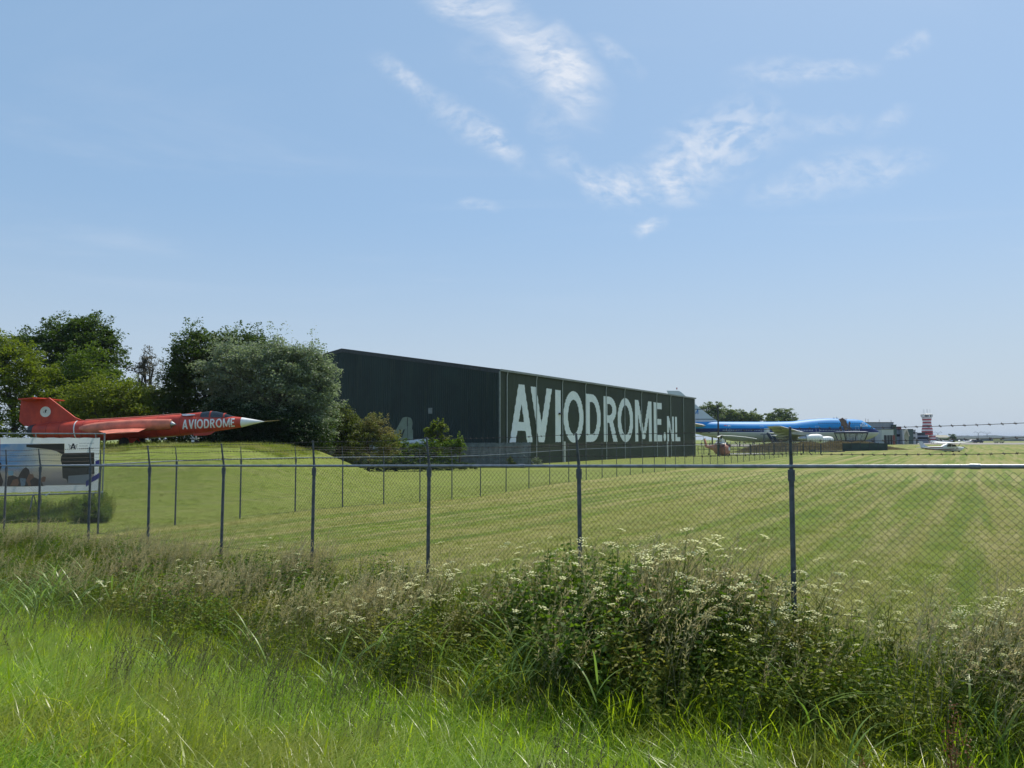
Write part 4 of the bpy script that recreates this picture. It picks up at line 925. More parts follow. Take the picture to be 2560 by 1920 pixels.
Yg = 316; o = Vector((Z5(908, 600, Yg).x, Yg, hz(130, Yg) - .2)); r_ = empty('gabled_shed', o, 0, 'olive shed with a steep pale bargeboard between white and dark green buildings', 'building')
q = lambda x, y: (Z5(x, y, Yg) - o)
mb = MB(); mb.prism([q(884, 700), q(884, 560), q(912, 505), q(938, 575), q(938, 700)], lambda p: (p.x, 0, max(p.z, 0)), lambda p: (p.x, 12, max(p.z, 0))); mb.build('walls', M['bolive'], r_)
mb = MB(); a, b, c = q(882, 562), q(912, 500), q(940, 578); mb.bar((a.x, -.1, a.z), (b.x, -.1, b.z), .5, .35); mb.bar((b.x, -.1, b.z), (c.x, -.1, c.z), .5, .35); mb.build('bargeboard', M['bcream'], r_)
r_, o, w, H = bld('dark_green_building', 'dark green block left of the control tower', 926, 984, 503, 322, 14, M['bgreen'])
r_, o, w, H = bld('pale_annex', 'pale grey stepped building end with dark windows beside the dark green block', 985, 1012, 512, 324, 12, M['blight'])
for z_ in (2.2, 4.4): mb = MB(); mb.box((-.6, -.06, z_), (.4, -.01, z_ + 1.1)); mb.build('window', M['glass'], r_)
r_, o, w, H = bld('pale_lean_to', 'lower pale grey extension with a dark door', 1012, 1030, 540, 326, 10, M['blight'])
mb = MB(); mb.box((-.4, -.06, .2), (.3, -.01, 2.6)); mb.build('door', M['bgreen'], r_)
r_, o, w, H = bld('terminal_building', 'low blue grey building at the foot of the control tower', 1031, 1152, 568, 405, 20, M['bblue'])
for i in range(7): x_ = -w + (i + .5) * 2 * w / 7; mb = MB(); mb.box((x_ - 1.1, -.06, 2.4), (x_ + 1.1, -.01, 3.4)); mb.build('window', M['glass'], r_)
for x_ in (-w + 2.5, -w + 5): mb = MB(); mb.box((x_ - .8, 3, H + .2), (x_ + .8, 5, H + 1.4)); mb.build('roof_unit', M['steel_dark'], r_)
r_, o, w, H = bld('tower_annex', 'low pale building running right from the control tower', 1199, 1262, 592, 440, 16, M['bgrey'])
mb = MB(); mb.box((-w + 1, -.06, 1.6), (w - 1, -.01, 2.8)); mb.build('window_band', M['glass'], r_)
r_, o, w, H = bld('cream_roof_building', 'long low building with a cream roof in front of the far tree line', 1240, 1398, 596, 560, 24, M['bolive'])
mb = MB(); mb.prism([(-w - .5, H + .25), (w + .5, H + .25), (w - 1.5, H + 2.1), (-w + 1.5, H + 2.1)], lambda p: (p[0], -.4 + (p[1] - H) * 1.4, p[1]), lambda p: (p[0], 22, p[1])); mb.build('pitched_roof', M['bcream'], r_)
for i in range(8): x_ = -w + (i + .5) * 2 * w / 8; mb = MB(); mb.box((x_ - 1.2, -.06, 1), (x_ + 1.2, -.01, 2.6)); mb.build('window', M['glass'], r_)
# small dark pickups and carts by the far apron
def vehicle(px, Y, L_, H_, mat, label, rz=0):
    X = AB(px, 1100)[0] * Y; r_ = empty('parked_van', (X, Y, hz(X, Y) + .06), R(rz), label, 'van')
    mb = MB(); h = H_
    mb.prism([(-L_ / 2, .35), (L_ / 2, .35), (L_ / 2, h * .55), (L_ * .36, h * .62), (L_ * .25, h), (-L_ / 2 + .1, h), (-L_ / 2, h * .9)], lambda p: (p[0], -.9, p[1]), lambda p: (p[0], .9, p[1])); mb.build('body', mat, r_)
    mb = MB(); mb.prism([(L_ * .33, h * .64), (L_ * .24, h * .92), (L_ * .02, h * .92), (L_ * .02, h * .64)], lambda p: (p[0], -.915, p[1]), lambda p: (p[0], .915, p[1])); mb.build('window', M['glass'], r_)
    for x_ in (-L_ * .32, L_ * .32): mb = MB(); wheel(mb, (x_, -.8, .34), .34, .25); wheel(mb, (x_, .8, .34), .34, .25); mb.build('wheel', M['rubber'], r_)
vehicle(2497, 400, 4.6, 2.4, pmat('yellow_van', (.5, .48, .2), .4), 'pale yellow van alone on the far apron at the right')
vehicle(2338, 385, 4.4, 1.6, M['white'], 'white car on the apron left of the cream roofed building'); vehicle(2446, 420, 4.5, 1.7, M['steel_dark'], 'dark vehicle just right of the far white aircraft')
# ------------------------------------------------------------------ billboard in the grass
BO = (PX(261, 1100, 34).x, 34.0); BD = Vector((-3.5, -1.7, 0)).normalized(); brz = math.atan2(-BD.y, -BD.x)
bg0 = hz(*BO); bb = empty('billboard', (BO[0], BO[1], bg0), brz, 'museum banner stretched in a tubular scaffold frame behind the fences', 'billboard')
BDt = (BD.x, BD.y)
def B2(px, py): s, z = hit(px, py, BO, BDt); return -s, z - bg0          # local x (negative to the left), z
_, zT = B2(261, 1084.5); _, zB = B2(261, 1232); _, zt_ = B2(250, 1094.5); _, zb_ = B2(250, 1226); LW = -8.2
for nm, pts in (('frame_tube', [(LW, 0, zT), (.05, 0, zT)]), ('frame_tube', [(LW, 0, zB), (.05, 0, zB)]), ('frame_tube', [(0, 0, -.4), (0, 0, zT + .04)]), ('frame_tube', [(LW, 0, -.4), (LW, 0, zT + .04)])):
    mb = MB(); mb.tube(pts, .03, 8); mb.build(nm, M['galv'], bb, smooth=True)
for xb in (-.35, -2.6, -4.6, -6.6):
    mb = MB(); mb.tube([(xb, .03, zT - .05), (xb + .25, 1.5, -.3)], .028, 6); mb.tube([(xb + .02, .05, zB), (xb + .1, 1.4, .0)], .022, 6); mb.tube([(xb, -.03, zB), (xb - .15, -.03, -.3)], .028, 6); mb.build('brace', M['galv'], bb)
for xb in (-.1, -2.1, -4.2): mb = MB(); mb.tube([(xb - .05, -.04, zB - .05), (xb + .12, -.04, zB + .06)], .03, 6); mb.build('clamp', M['white'], bb)
mb = MB(); w0 = B2(250, 1094)[0]; x0b = LW + .25
nx, nz = 40, 14; vs = []
for i in range(nx + 1):
    for j in range(nz + 1):
        x = x0b + (w0 - x0b) * i / nx; z = zb_ + (zt_ - zb_) * j / nz; sc = .012 * math.sin(i * 1.9) * (1 if j in (0, nz) else .4) ; vs.append((x, -.02 + .02 * math.sin(i * .8 + j * .5) * .5, z + sc))
mb.add(vs, [(i * (nz + 1) + j, (i + 1) * (nz + 1) + j, (i + 1) * (nz + 1) + j + 1, i * (nz + 1) + j + 1) for i in range(nx) for j in range(nz)])
def cloth(name, col, tr=.35, col2=None, f=None):
    m = bpy.data.materials.new(name); m.use_nodes = True; T = NT(m.node_tree); b = T.n['Principled BSDF']; b.inputs['Roughness'].default_value = .55
    co = T.new('ShaderNodeTexCoord').outputs['Object']; c = None
    if f: c = f(T, co)
    else: c = T.mix(T.ramp(T.noise(co, 2, 4), .3, .7), tuple(x * .92 for x in col), col)
    T.l.new(c, b.inputs['Base Color']); t = T.new('ShaderNodeBsdfTranslucent'); T.l.new(c, t.inputs[0]); mx = T.new('ShaderNodeMixShader'); mx.inputs[0].default_value = tr
    T.l.new(b.outputs[0], mx.inputs[1]); T.l.new(t.outputs[0], mx.inputs[2]); T.l.new(mx.outputs[0], T.n['Material Output'].inputs[0]); return m
ban = mb.build('banner', cloth('banner_white', (.75, .78, .80)), bb)
def printsky(T, co):
    s_ = T.new('ShaderNodeSeparateXYZ'); T.l.new(co, s_.inputs[0]); x, z = s_.outputs[0], s_.outputs[2]
    n = T.noise(co, .9, 5, .6)
    sk = T.mix(T.ramp(T.math('ADD', x, T.math('MULTIPLY', n, 2.2)), -2.7, -.6), (.13, .31, .60), (.84, .72, .50))
    sk = T.mix(T.math('MULTIPLY', T.ramp(n, .5, .68), .5), sk, (.52, .52, .58))
    fl_ = T.mix(T.ramp(T.noise(co, 1.5, 3), .4, .6), (.48, .40, .38), (.56, .46, .38))
    zc_ = zb_ + 1.0
    return T.mix(T.ramp(z, zc_ - .25, zc_ + .15, 1, 0), sk, T.mix(T.ramp(z, zc_ - .7, zc_ - .2), (.30, .27, .27), fl_))
def flat(poly, mat, name, off, lab=None):
    mb = MB(); mb.add([(p[0], off, p[1]) for p in poly], [tuple(range(len(poly)))]); return mb.build(name, mat, ban)
def z6(x, y): return B2(x * .21708, 1000 + y * .21700)
pr = [z6(-900, 535), z6(8, 508), z6(520, 500), z6(745, 500), z6(745, 610), z6(1085, 604), z6(1085, 880), z6(988, 975), z6(-900, 1012)]
def pr_(l): return [z6(*p) for p in l]
flat(pr, cloth('print_scene', (.5, .5, .5), .35, f=printsky), 'print_background', -.036)
flat(pr_([(305, 512), (742, 502), (742, 612), (1085, 604), (1088, 850), (788, 874), (782, 955), (768, 912), (722, 898), (715, 745), (700, 700), (705, 650), (722, 628), (640, 585), (560, 568), (305, 542)]), cloth('print_dark_aircraft', (.045, .038, .03), .15), 'print_aircraft', -.040)
flat(pr_([(780, 876), (1050, 852), (1050, 905), (985, 935), (985, 962), (790, 955)]), cloth('print_grey', (.34, .36, .40), .3), 'print_panel', -.038)
pd = cloth('print_people', (.05, .032, .028), .15); pb = cloth('print_skin', (.28, .13, .075), .2); pj = cloth('print_denim', (.25, .33, .42), .3); pc = cloth('print_cap', (.30, .50, .66), .3)
flat(pr_([(55, 995), (85, 930), (95, 880), (150, 868), (210, 890), (235, 840), (262, 800), (300, 772), (335, 800), (350, 870), (420, 900), (470, 930), (500, 985), (520, 990), (300, 996)]), pd, 'print_group', -.042)
for pl in ([(120, 985), (150, 920), (205, 905), (220, 950), (205, 990)], [(300, 930), (335, 850), (380, 855), (395, 890), (345, 930), (360, 985), (330, 985)], [(468, 905), (500, 880), (530, 885), (520, 940), (475, 945)], [(60, 900), (95, 880), (70, 920)]): flat(pr_(pl), pb, 'print_figure', -.045)
flat(pr_([(90, 815), (158, 815), (155, 868), (100, 868)]), pc, 'print_cap', -.046); flat(pr_([(230, 900), (300, 905), (290, 985), (245, 995)]), pj, 'print_jeans', -.046); flat(pr_([(-200, 995), (-200, 700), (-60, 690), (10, 720), (25, 760), (0, 820), (40, 940), (20, 995)]), pd, 'print_figure', -.044)
nb = cloth('print_navy_blue', (.055, .05, .27), .25)
flat(pr_([(1098, 705), (1148, 685), (1148, 740), (1098, 760)]), nb, 'print_flash', -.0375); flat(pr_([(988, 935), (1148, 835), (1152, 895), (1045, 955), (990, 1002)]), nb, 'print_flash', -.0375)
ink = cloth('print_ink', (.03, .032, .05), .2); ig = cloth('print_grey_ink', (.32, .35, .40), .3)
mb = MB(); a, b = z6(808, 568), z6(878, 500)
glyph(mb, 'A', lambda u, v: (a[0] + (b[0] - a[0]) * u / .8, -.04, a[1] + (b[1] - a[1]) * v), .05)
for i, yy_ in enumerate((508, 522, 537)):
    for sgx, xx0, xx1 in ((-1, 788 + i * 4, 818 - i * 5), (1, 895 - i * 4, 865 + i * 5)):
        p, q_ = z6(xx0, yy_), z6(xx1, yy_ + 16); mb.add([(p[0], -.04, p[1]), (q_[0], -.04, q_[1]), (q_[0], -.04, q_[1] - .022), (p[0], -.04, p[1] - .022)], [(0, 1, 2, 3)])
mb.build('logo', ink, ban)
for s_, x0_, x1_, y_, m_ in (('LUCHTVAART', 912, 1085, 505, ig), ('MUSEUM', 912, 1010, 535, ig), ('AVIODROME', 912, 1075, 568, ink)):
    mb = MB(); a, b = z6(x0_, y_), z6(x1_, y_ - 13); text(mb, s_, lambda u, v: (a[0] + (b[0] - a[0]) * u, -.04, a[1] + (b[1] - a[1]) * v), .08, .2, 1.0); mb.build('print_text', m_, ban)
flat([z6(-340, 1010), z6(-340, 440), z6(3, 436), z6(3, 700), z6(-90, 720)], cloth('print_red', (.45, .03, .03), .3), 'print_red_edge', -.0385)
mb = MB()
for i in range(24): x = x0b + .1 + i * (w0 - x0b - .2) / 23; mb.tube([(x, -.01, zt_ - .02), (x, 0, zT)], .006, 3); mb.tube([(x, -.01, zb_ + .02), (x, 0, zB)], .006, 3)
mb.build('lacing', M['wire'], bb)

# ------------------------------------------------------------------ tail of an old aircraft behind the fence
Yq = 89; oq = Vector((PX(1012, 1100, Yq).x, Yq, hz(-12, Yq))); old = empty('old_aircraft', oq, 0, 'grey green old aircraft with rounded tail fin showing above the hedge by the hangar', 'aircraft')
def Z2(x, y): return PX(700 + x * .26221, 840 + y * .26212, Yq) - oq
M['ogreen'] = pmat('weathered_green', (.20, .24, .19), .7, 0, .2, .8, streak=.4)
fp = [(1060, 990), (1085, 940), (1110, 890), (1140, 835), (1158, 800), (1170, 780), (1200, 772), (1215, 773), (1217, 1000)]
mb = MB(); mb.prism([Z2(*p) for p in fp], lambda p: (p.x, -.1, p.z), lambda p: (p.x, .1, p.z)); mb.build('tail_fin', M['ogreen'], old)
mb = MB(); mb.prism([Z2(*p) for p in [(1219, 1000), (1219, 774), (1245, 780), (1258, 800), (1264, 830), (1258, 880), (1268, 905), (1268, 1000)]], lambda p: (p.x, -.08, p.z), lambda p: (p.x, .08, p.z)); mb.build('rudder', M['ogreen'], old)
mb = MB()
for pl in ([(1138, 890), (1150, 893), (1163, 940), (1156, 965), (1150, 960)], [(1192, 890), (1180, 892), (1156, 955), (1163, 970)], [(1213, 780), (1216, 780), (1216, 860), (1213, 860)]): mb.prism([Z2(*p) for p in pl], lambda p: (p.x, -.112, p.z), lambda p: (p.x, -.104, p.z))
mb.build('fin_marking', M['black'], old)
mb = MB(); mb.prism([Z2(*p) for p in [(1060, 985), (1065, 900), (1078, 898), (1095, 910), (1095, 990)]], lambda p: (p.x, 1.4, p.z), lambda p: (p.x, 1.5, p.z)); mb.build('far_tail_fin', pmat('pale_panel', (.34, .38, .42)), old)
a, b = Z2(1400, 975), Z2(900, 1020); mb = MB(); mb.tube([(a.x + 2.2, 0, a.z - 1.1), (a.x, 0, a.z - .75), (Z2(1270, 0).x, 0, a.z - 1.0), (b.x, 0, a.z - 1.3)], [.3, .75, .8, .5], 16); mb.build('fuselage', M['offwhite'], old, smooth=True)

# ------------------------------------------------------------------ tall dark pole with two bars by the hangar corner
Yk = 146; pk = PX(1797, 1140, Yk); pk.z = hz(pk.x, Yk); pol = empty('dark_pole', pk, 0, 'tall dark pole with two horizontal bars reaching to the hangar corner', 'pole')
top = PX(1797, 1018, Yk).z - pk.z; mb = MB(); mb.tube([(0, 0, -.3), (0, 0, top)], .16, 8); mb.build('shaft', M['steel_dark'], pol)
mb = MB(); mb.box((-.25, -.25, top), (.25, .25, top + .35)); mb.build('cap', M['steel_dark'], pol)
for yy_ in (1023, 1048): z_ = PX(1797, yy_, Yk).z - pk.z; mb = MB(); mb.bar((-4.3, 0, z_), (0, 0, z_), .1, .14); mb.build('bar', M['steel_dark'], pol)
# low rail fence, earth bank, screen fence, trailer
Yr = 158; a0 = PX(1745, 1120, Yr).x; a1 = PX(2052, 1120, Yr).x; rf = empty('rail_fence', (a0, Yr, hz(a0, Yr)), 0, 'low dark post and rail fence in front of the airliner', 'fence')
n = 22
for i in range(n):
    x = (a1 - a0) * i / (n - 1); thick = i in (9, 13, 18, 21); mb = MB(); mb.box((x - (.14 if thick else .05), -.05, -.3), (x + (.14 if thick else .05), .05, 2.15 if thick else 1.7)); mb.build('post', M['steel_dark'], rf)
for z_ in (1.62, .3, 1.1): mb = MB(); mb.box((0, .052, z_), (a1 - a0, .09, z_ + .06)); mb.build('rail', M['steel_dark'], rf)
bank_m = pmat('dry_bank', (.20, .17, .10), .95, 0, .35, .5, .8, 6, .1, col2=(.09, .10, .045))
Yb = 186; x0_, x1_ = PX(1835, 1110, Yb).x, PX(2165, 1110, Yb).x
def bankh(X, Y): return height(X, Y) - .3 + 1.95 * sm(x0_, x0_ + 8, X) * sm(x1_ + 10, x1_ - 2, X) * sm(Yb - 7, Yb, Y) * sm(Yb + 12, Yb + 3, Y) * (1 + .1 * np.sin(X * .9) + .07 * np.sin(X * 2.3 + Y))
bk = grid_mesh('earth_bank', np.arange(x0_ - 2, x1_ + 12, .7), np.arange(Yb - 8, Yb + 14, .7), bankh, bank_m); bk['kind'] = 'structure'
Yn_ = 172; x0, x1 = PX(2106, 1110, Yn_).x, PX(2222, 1110, Yn_).x; sf = empty('screen_fence', (x0, Yn_, hz(x0, Yn_)), R(4), 'dark green netting screen fence right of the earth bank', 'fence')
M['net'] = pmat('green_netting', (.035, .055, .05), .9, 0, .3, .4)
n = 5
for i in range(n): a, b = (x1 - x0) * i / n, (x1 - x0) * (i + 1) / n; mb = MB(); mb.box((a + .03, -.02, -.3), (b - .03, .02, 1.75 + (.05 if i % 2 else 0))); mb.build('net_panel', M['net'], sf)
for i in range(n + 1): a = (x1 - x0) * i / n; mb = MB(); mb.tube([(a, -.06, -.3), (a, -.06, 1.95)], .06, 6); mb.build('post', M['steel_dark'], sf)
Yl = 164; p = PX(2070, 1130, Yl); g = PX(2094, 1136, Yl).z; tr_ = empty('trailer', (p.x, Yl, g), R(3), 'low dark flat trailer with two wheels at the foot of the earth bank', 'trailer')
mb = MB(); mb.box((-3.4, -1, .55), (3.2, 1, .72)); mb.box((-3.4, -1, .72), (-3.3, 1, 1.0)); mb.build('deck', M['steel_dark'], tr_)
mb = MB(); mb.tube([(-3.4, 0, .55), (-5.0, 0, .5)], .06, 6); mb.build('drawbar', M['steel_dark'], tr_)
for x_ in (1.4, 2.25):
    mb = MB(); wheel(mb, (x_, -1.05, .38), .38, .22); wheel(mb, (x_, 1.05, .38), .38, .22); o_ = mb.build('wheel', M['rubber'], tr_, smooth=True)
    mb = MB(); mb.tube([(x_, -1.17, .38), (x_, -1.13, .38)], .2, 12); mb.build('rim', M['alu'], o_)
pa = grid_mesh('gravel_path', np.arange(PX(1826, 1135, 160).x, PX(1935, 1135, 160).x, 2), np.array([160.5, 163, 166, 169.]), lambda X, Y: height(X, Y) + .05, pmat('gravel', (.36, .35, .34), .9, 0, .15, 1)); pa['kind'] = 'structure'
# leaning stick by the hangar wall
a, b = PX(1309, 1137, 86.5), PX(1334, 1158, 85.5); mb = MB(); c = Vector((b.x, b.y, hz(b.x, b.y))); mb.tube([a - c, (b - c)], .05, 6); so = mb.build('leaning_pole', M['offwhite']); so.location = c; setp(so, 'thin pale pole leaning over the small bushes at the hangar wall', 'pole')
# far power pylons
for px_, Y, lb in ((2446, 2300, 'left one of the close pair of faint pylons above the far tree line'), (2468, 2500, 'right one of the close pair of faint pylons above the far tree line'), (2345, 2400, 'single faint pylon just to the right of the control tower')):
    X = AB(px_, 1090)[0] * Y; r_ = empty('power_pylon', (X, Y, 0), 0, None, 'pylon', 'faint power pylons beyond the tree line')
    r_['label'] = lb; mb = MB()
    for sx in (-1, 1): mb.tube([(sx * 3, 0, 0), (sx * .6, 0, 22), (sx * 9, 0, 27), (sx * 14, 0, 23)], [.45, .4, .4, .25], 4); mb.tube([(sx * .6, 0, 22), (sx * 6, 0, 22.5), (sx * 14, 0, 23)], .3, 4)
    for i in range(6): z0, z1 = i * 3.6, (i + 1) * 3.6; w0_, w1_ = 3 - 2.4 * z0 / 22, 3 - 2.4 * z1 / 22; mb.tube([(-w0_, 0, z0), (w1_, 0, z1)], .25, 3); mb.tube([(w0_, 0, z0), (-w1_, 0, z1)], .25, 3)
    mb.build('lattice', M['steel_dark'], r_)
# ------------------------------------------------------------------ foliage built as many small leaves
def leaves_mesh(name, C, S, mat, asp=.55, up=.8, seed=0):
    """C centres (N,3), S sizes (N,) -> one leaf each: a folded rhombus of two triangles"""
    rs = np.random.RandomState(seed); N = len(C)
    d = rs.normal(size=(N, 3)); d[:, 2] = d[:, 2] * .6 - .1; d /= np.linalg.norm(d, axis=1)[:, None]
    n = rs.normal(size=(N, 3)); n[:, 2] = np.abs(n[:, 2]) + up; s = np.cross(d, n); s /= np.linalg.norm(s, axis=1)[:, None] + 1e-9
    a = C - d * S[:, None] * .5; b = C + d * S[:, None] * .5; w = s * (S * asp * .5)[:, None]; fold = np.cross(s, d) * (S * .12)[:, None]
    co = np.stack([a, C - w + fold, b, C + w + fold], 1).reshape(-1, 3); i = np.arange(N) * 4
    f = np.stack([i, i + 1, i + 2, i, i + 2, i + 3], 1).reshape(-1, 3)
    me = np_mesh(name, co, f); at = me.attributes.new('rnd', 'FLOAT', 'FACE'); at.data.foreach_set('value', np.repeat(rs.rand(N), 2).astype(np.float32)); me.materials.append(mat)
    return me
def crown_points(blobs, n, leaf, rs, sub=.58, spike=.6, fill=.14):
    """blobs: (x,y,z,rx,ry,rz). leaves gather in sprays on and near each blob's skin, some hang inside"""
    out = []; vols = np.array([b[3] * b[5] + .3 for b in blobs]); vols /= vols.sum()
    for b, v in zip(blobs, vols):
        m = int(n * v); k = max(12, int(m / 52)); c = np.array(b[:3]); r = np.array(b[3:6])
        d = rs.normal(size=(k, 3)); d[:, 2] = d[:, 2] + .15; d /= np.linalg.norm(d, axis=1)[:, None]
        rad = .72 + .36 * rs.rand(k) ** .8
        lump = 1 + .16 * np.sin(d[:, 0] * 7 + c[0]) * np.sin(d[:, 2] * 6 + c[2]) + .10 * np.sin(d[:, 1] * 11 + d[:, 2] * 9)
        cc = c + d * r * (rad * lump)[:, None]
        per = rs.randint(26, 78, size=k)
        for q in range(k):
            s_ = sub * (.55 + .7 * rs.rand()); p = np.clip(rs.normal(size=(per[q], 3)), -1.4, 1.4) * s_ * np.array([1, 1, .42]); t = rs.rand(per[q])[:, None]
            ext = (d[q] + np.array([0, 0, .35])) * (rs.rand() ** 2) * spike * .55 * (1 + max(0, d[q][2])); out.append(cc[q] + p * (1 - .72 * t) + ext * t * 1.5)
        mi = int(m * fill); u = rs.normal(size=(mi, 3)); u /= np.linalg.norm(u, axis=1)[:, None]; out.append(c + u * r * (rs.rand(mi) ** .5 * .75)[:, None])
    return np.concatenate(out)
TREEM = {
 'dark': leafmat('leaf_dark', (.022, .048, .010), (.085, .130, .026), trans=.36),
 'shade': leafmat('leaf_shaded', (.012, .028, .010), (.035, .062, .018), trans=.2),  # leaf colour darkened to carry shade
 'mid': leafmat('leaf_mid', (.045, .085, .012), (.14, .20, .032), trans=.36),
 'light': leafmat('leaf_light', (.075, .115, .014), (.23, .27, .045), trans=.45),
 'silver': leafmat('leaf_silver', (.05, .09, .028), (.31, .38, .21), trans=.32, back=(.22, .26, .18)),
 'brown': leafmat('leaf_brown', (.13, .14, .04), (.17, .21, .05), (.20, .15, .07), trans=.35, patch=.55, pscale=.8),
 'olive': leafmat('leaf_olive', (.065, .095, .018), (.16, .18, .04), trans=.33),
 'far': leafmat('leaf_far', (.085, .125, .028), (.17, .22, .05), trans=.3),
 'red': leafmat('leaf_reddish', (.09, .075, .06), (.12, .125, .09), trans=.3),
 'ivy': leafmat('leaf_ivy', (.04, .085, .012), (.17, .25, .035), trans=.38),
}
TSEED = [100]
def tree(name, label, cat, blobs, Y, n, leaf, mat, trunk=None, ratio=.9, group=None, sub=.58, spike=.6, fill=.14, asp=.55, gz=None):
    """blobs in photo pixels at distance Y: (px, py, rx px, ry px, depth offset)"""
    TSEED[0] += 1; rs = np.random.RandomState(TSEED[0]); B = []
    for px, py, rx, ry, dy in blobs:
        p = PX(px, py, Y + dy); k = (Y + dy) / F; B.append((p.x, p.y, p.z, rx * k, max(rx, ry) * k * ratio, ry * k))
    bx = sum(b[0] for b in B) / len(B); by = sum(b[1] for b in B) / len(B)
    if trunk: bx = PX(trunk, 1100, Y).x
    g = hz(bx, by) if gz is None else gz; root = empty(name, (bx, by, g), 0, label, cat, group)
    P = crown_points(B, n, leaf, rs, sub, spike, fill) - np.array([bx, by, g]); P = P[P[:, 2] > -.2]
    S = leaf * (.6 + .8 * rs.rand(len(P)))
    link('foliage' if cat in ('shrub', 'bush', 'hedge', 'creeper') else 'crown', leaves_mesh('crown', P, S, mat, asp, seed=TSEED[0]), root)
    zb = min(b[2] - b[5] for b in B) - g; top = max(b[2] for b in B) - g; r0 = .06 + top * .018
    mb = MB(); mb.tube([(0, 0, -.3), (.05, 0, max(.4, zb)), (rs.uniform(-.3, .3), 0, top * .8)], [r0, r0 * .8, r0 * .25], 8); mb.build('trunk' if cat == 'tree' else 'stem', M['bark'], root, smooth=True)
    mb = MB()
    for b in B:
        c = Vector((b[0] - bx, b[1] - by, b[2] - g)); s0 = Vector((0, 0, max(.3, min(c.z * .5, top * .4)))); m_ = s0.lerp(c, .5) + Vector((rs.uniform(-.4, .4), rs.uniform(-.4, .4), -.2))
        mb.tube([s0, m_, c], [r0 * .55, r0 * .38, r0 * .2], 6)
        for q in range(7):
            d = Vector(rs.normal(size=3)); d.z = abs(d.z) + .1; d.normalize(); e = c + Vector((d.x * b[3], d.y * b[4], d.z * b[5])) * .95; mb.tube([c.lerp(s0, .3), (c + e) / 2, e], [r0 * .22, r0 * .14, .01], 5)
    if cat != 'bush': mb.build('limbs', M['bark'], root, smooth=True)
    return root
tree('tree', 'tall dark green tree behind the tail of the red jet, highest of the left group', 'tree', [(190, 870, 70, 52, 0), (140, 850, 40, 40, 1), (235, 860, 45, 60, 0), (205, 828, 35, 26, 0), (180, 812, 18, 12, 0), (112, 905, 50, 50, 0), (270, 905, 28, 60, 0), (277, 850, 16, 22, 0), (60, 870, 34, 30, 1), (200, 950, 90, 60, 0)], 72, 30000, .24, TREEM['dark'], spike=.9)
tree('tree', 'pale yellow green tree at the left edge of the photo, above the banner', 'tree', [(20, 930, 90, 70, 0), (90, 970, 60, 60, 0), (-40, 900, 70, 60, 0), (60, 1030, 90, 50, 0), (130, 1010, 40, 40, 0), (5, 880, 40, 30, 0), (0, 1080, 110, 40, -1)], 61, 30000, .20, TREEM['light'])
tree('tree', 'mid green rounded tree between the tall dark tree and the bare topped sapling', 'tree', [(215, 935, 60, 60, 0), (270, 985, 60, 55, 0), (180, 985, 60, 50, 0), (300, 1030, 60, 50, 0), (235, 1050, 70, 50, 0)], 65, 24000, .20, TREEM['mid'])
tree('tree', 'bright green bushy tree directly above the rear body of the red jet', 'tree', [(235, 990, 50, 34, 0), (300, 1000, 45, 40, 0), (190, 1030, 40, 36, 0), (260, 1040, 60, 40, 0), (330, 1040, 45, 50, 0)], 59, 18000, .18, TREEM['light'])
tree('young_tree', 'slender sparse reddish green sapling standing in the sky gap between the tree groups', 'tree', [(362, 905, 16, 24, 0), (350, 945, 24, 30, 0), (378, 935, 20, 30, 0), (360, 985, 30, 30, 0)], 74, 2600, .20, TREEM['red'], fill=.05, spike=.8, sub=.5)
tree('tree', 'brown green thicket behind the middle of the red jet', 'tree', [(370, 1040, 60, 60, 0), (430, 1060, 50, 60, 0), (330, 1070, 60, 40, 0), (400, 1000, 36, 30, 0)], 64, 16000, .19, TREEM['olive'])
tree('tree', 'broad dark tree with ragged pointed branches behind the cockpit of the red jet', 'tree', [(500, 884, 56, 38, 0), (480, 925, 54, 46, 0), (540, 910, 70, 50, 1), (484, 852, 24, 22, 0), (438, 893, 18, 18, 0), (550, 862, 40, 22, 1), (630, 858, 26, 20, 1), (600, 870, 50, 30, 1), (460, 965, 44, 56, 0), (520, 990, 100, 80, 1), (640, 870, 30, 30, 1), (500, 1060, 110, 60, 1)], 63, 44000, .21, TREEM['dark'], spike=.75)
tree('tree', 'silvery leaved rounded tree overlapping the left end of the hangar roof', 'tree', [(600, 930, 90, 50, 0), (690, 930, 70, 50, 0), (760, 925, 52, 48, 0), (790, 980, 42, 60, 0), (700, 1000, 90, 60, 0), (590, 1000, 60, 60, 1), (640, 895, 60, 26, 0), (795, 910, 18, 18, 0), (740, 885, 30, 14, 0), (800, 1040, 36, 50, 0), (585, 885, 34, 18, 0), (825, 950, 14, 22, 0), (700, 872, 20, 12, 0), (545, 950, 26, 30, 0)], 60, 54000, .18, TREEM['silver'], spike=1.1)
tree('tree', 'dark leaf mass standing in for the shade directly behind the jet nose cone', 'tree', [(560, 1060, 60, 46, 0), (640, 1070, 60, 44, 0), (715, 1075, 50, 44, 0), (770, 1095, 40, 36, 0), (600, 1105, 90, 26, 0), (700, 1115, 80, 24, 0)], 57.5, 26000, .19, TREEM['shade'])  # added to imitate the shaded lower half of the silvery tree
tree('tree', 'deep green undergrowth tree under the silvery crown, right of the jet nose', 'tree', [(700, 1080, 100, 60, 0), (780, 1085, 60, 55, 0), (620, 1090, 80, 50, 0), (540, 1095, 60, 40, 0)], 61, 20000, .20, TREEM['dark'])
tree('shrub', 'green shrub at the foot of the silvery tree, left of the brown shrub', 'shrub', [(845, 1065, 44, 38, 0), (815, 1095, 44, 40, 0), (870, 1095, 40, 40, 0), (875, 1048, 20, 16, 0), (840, 1125, 60, 30, 0)], 66, 15000, .16, TREEM['olive'], sub=.3)
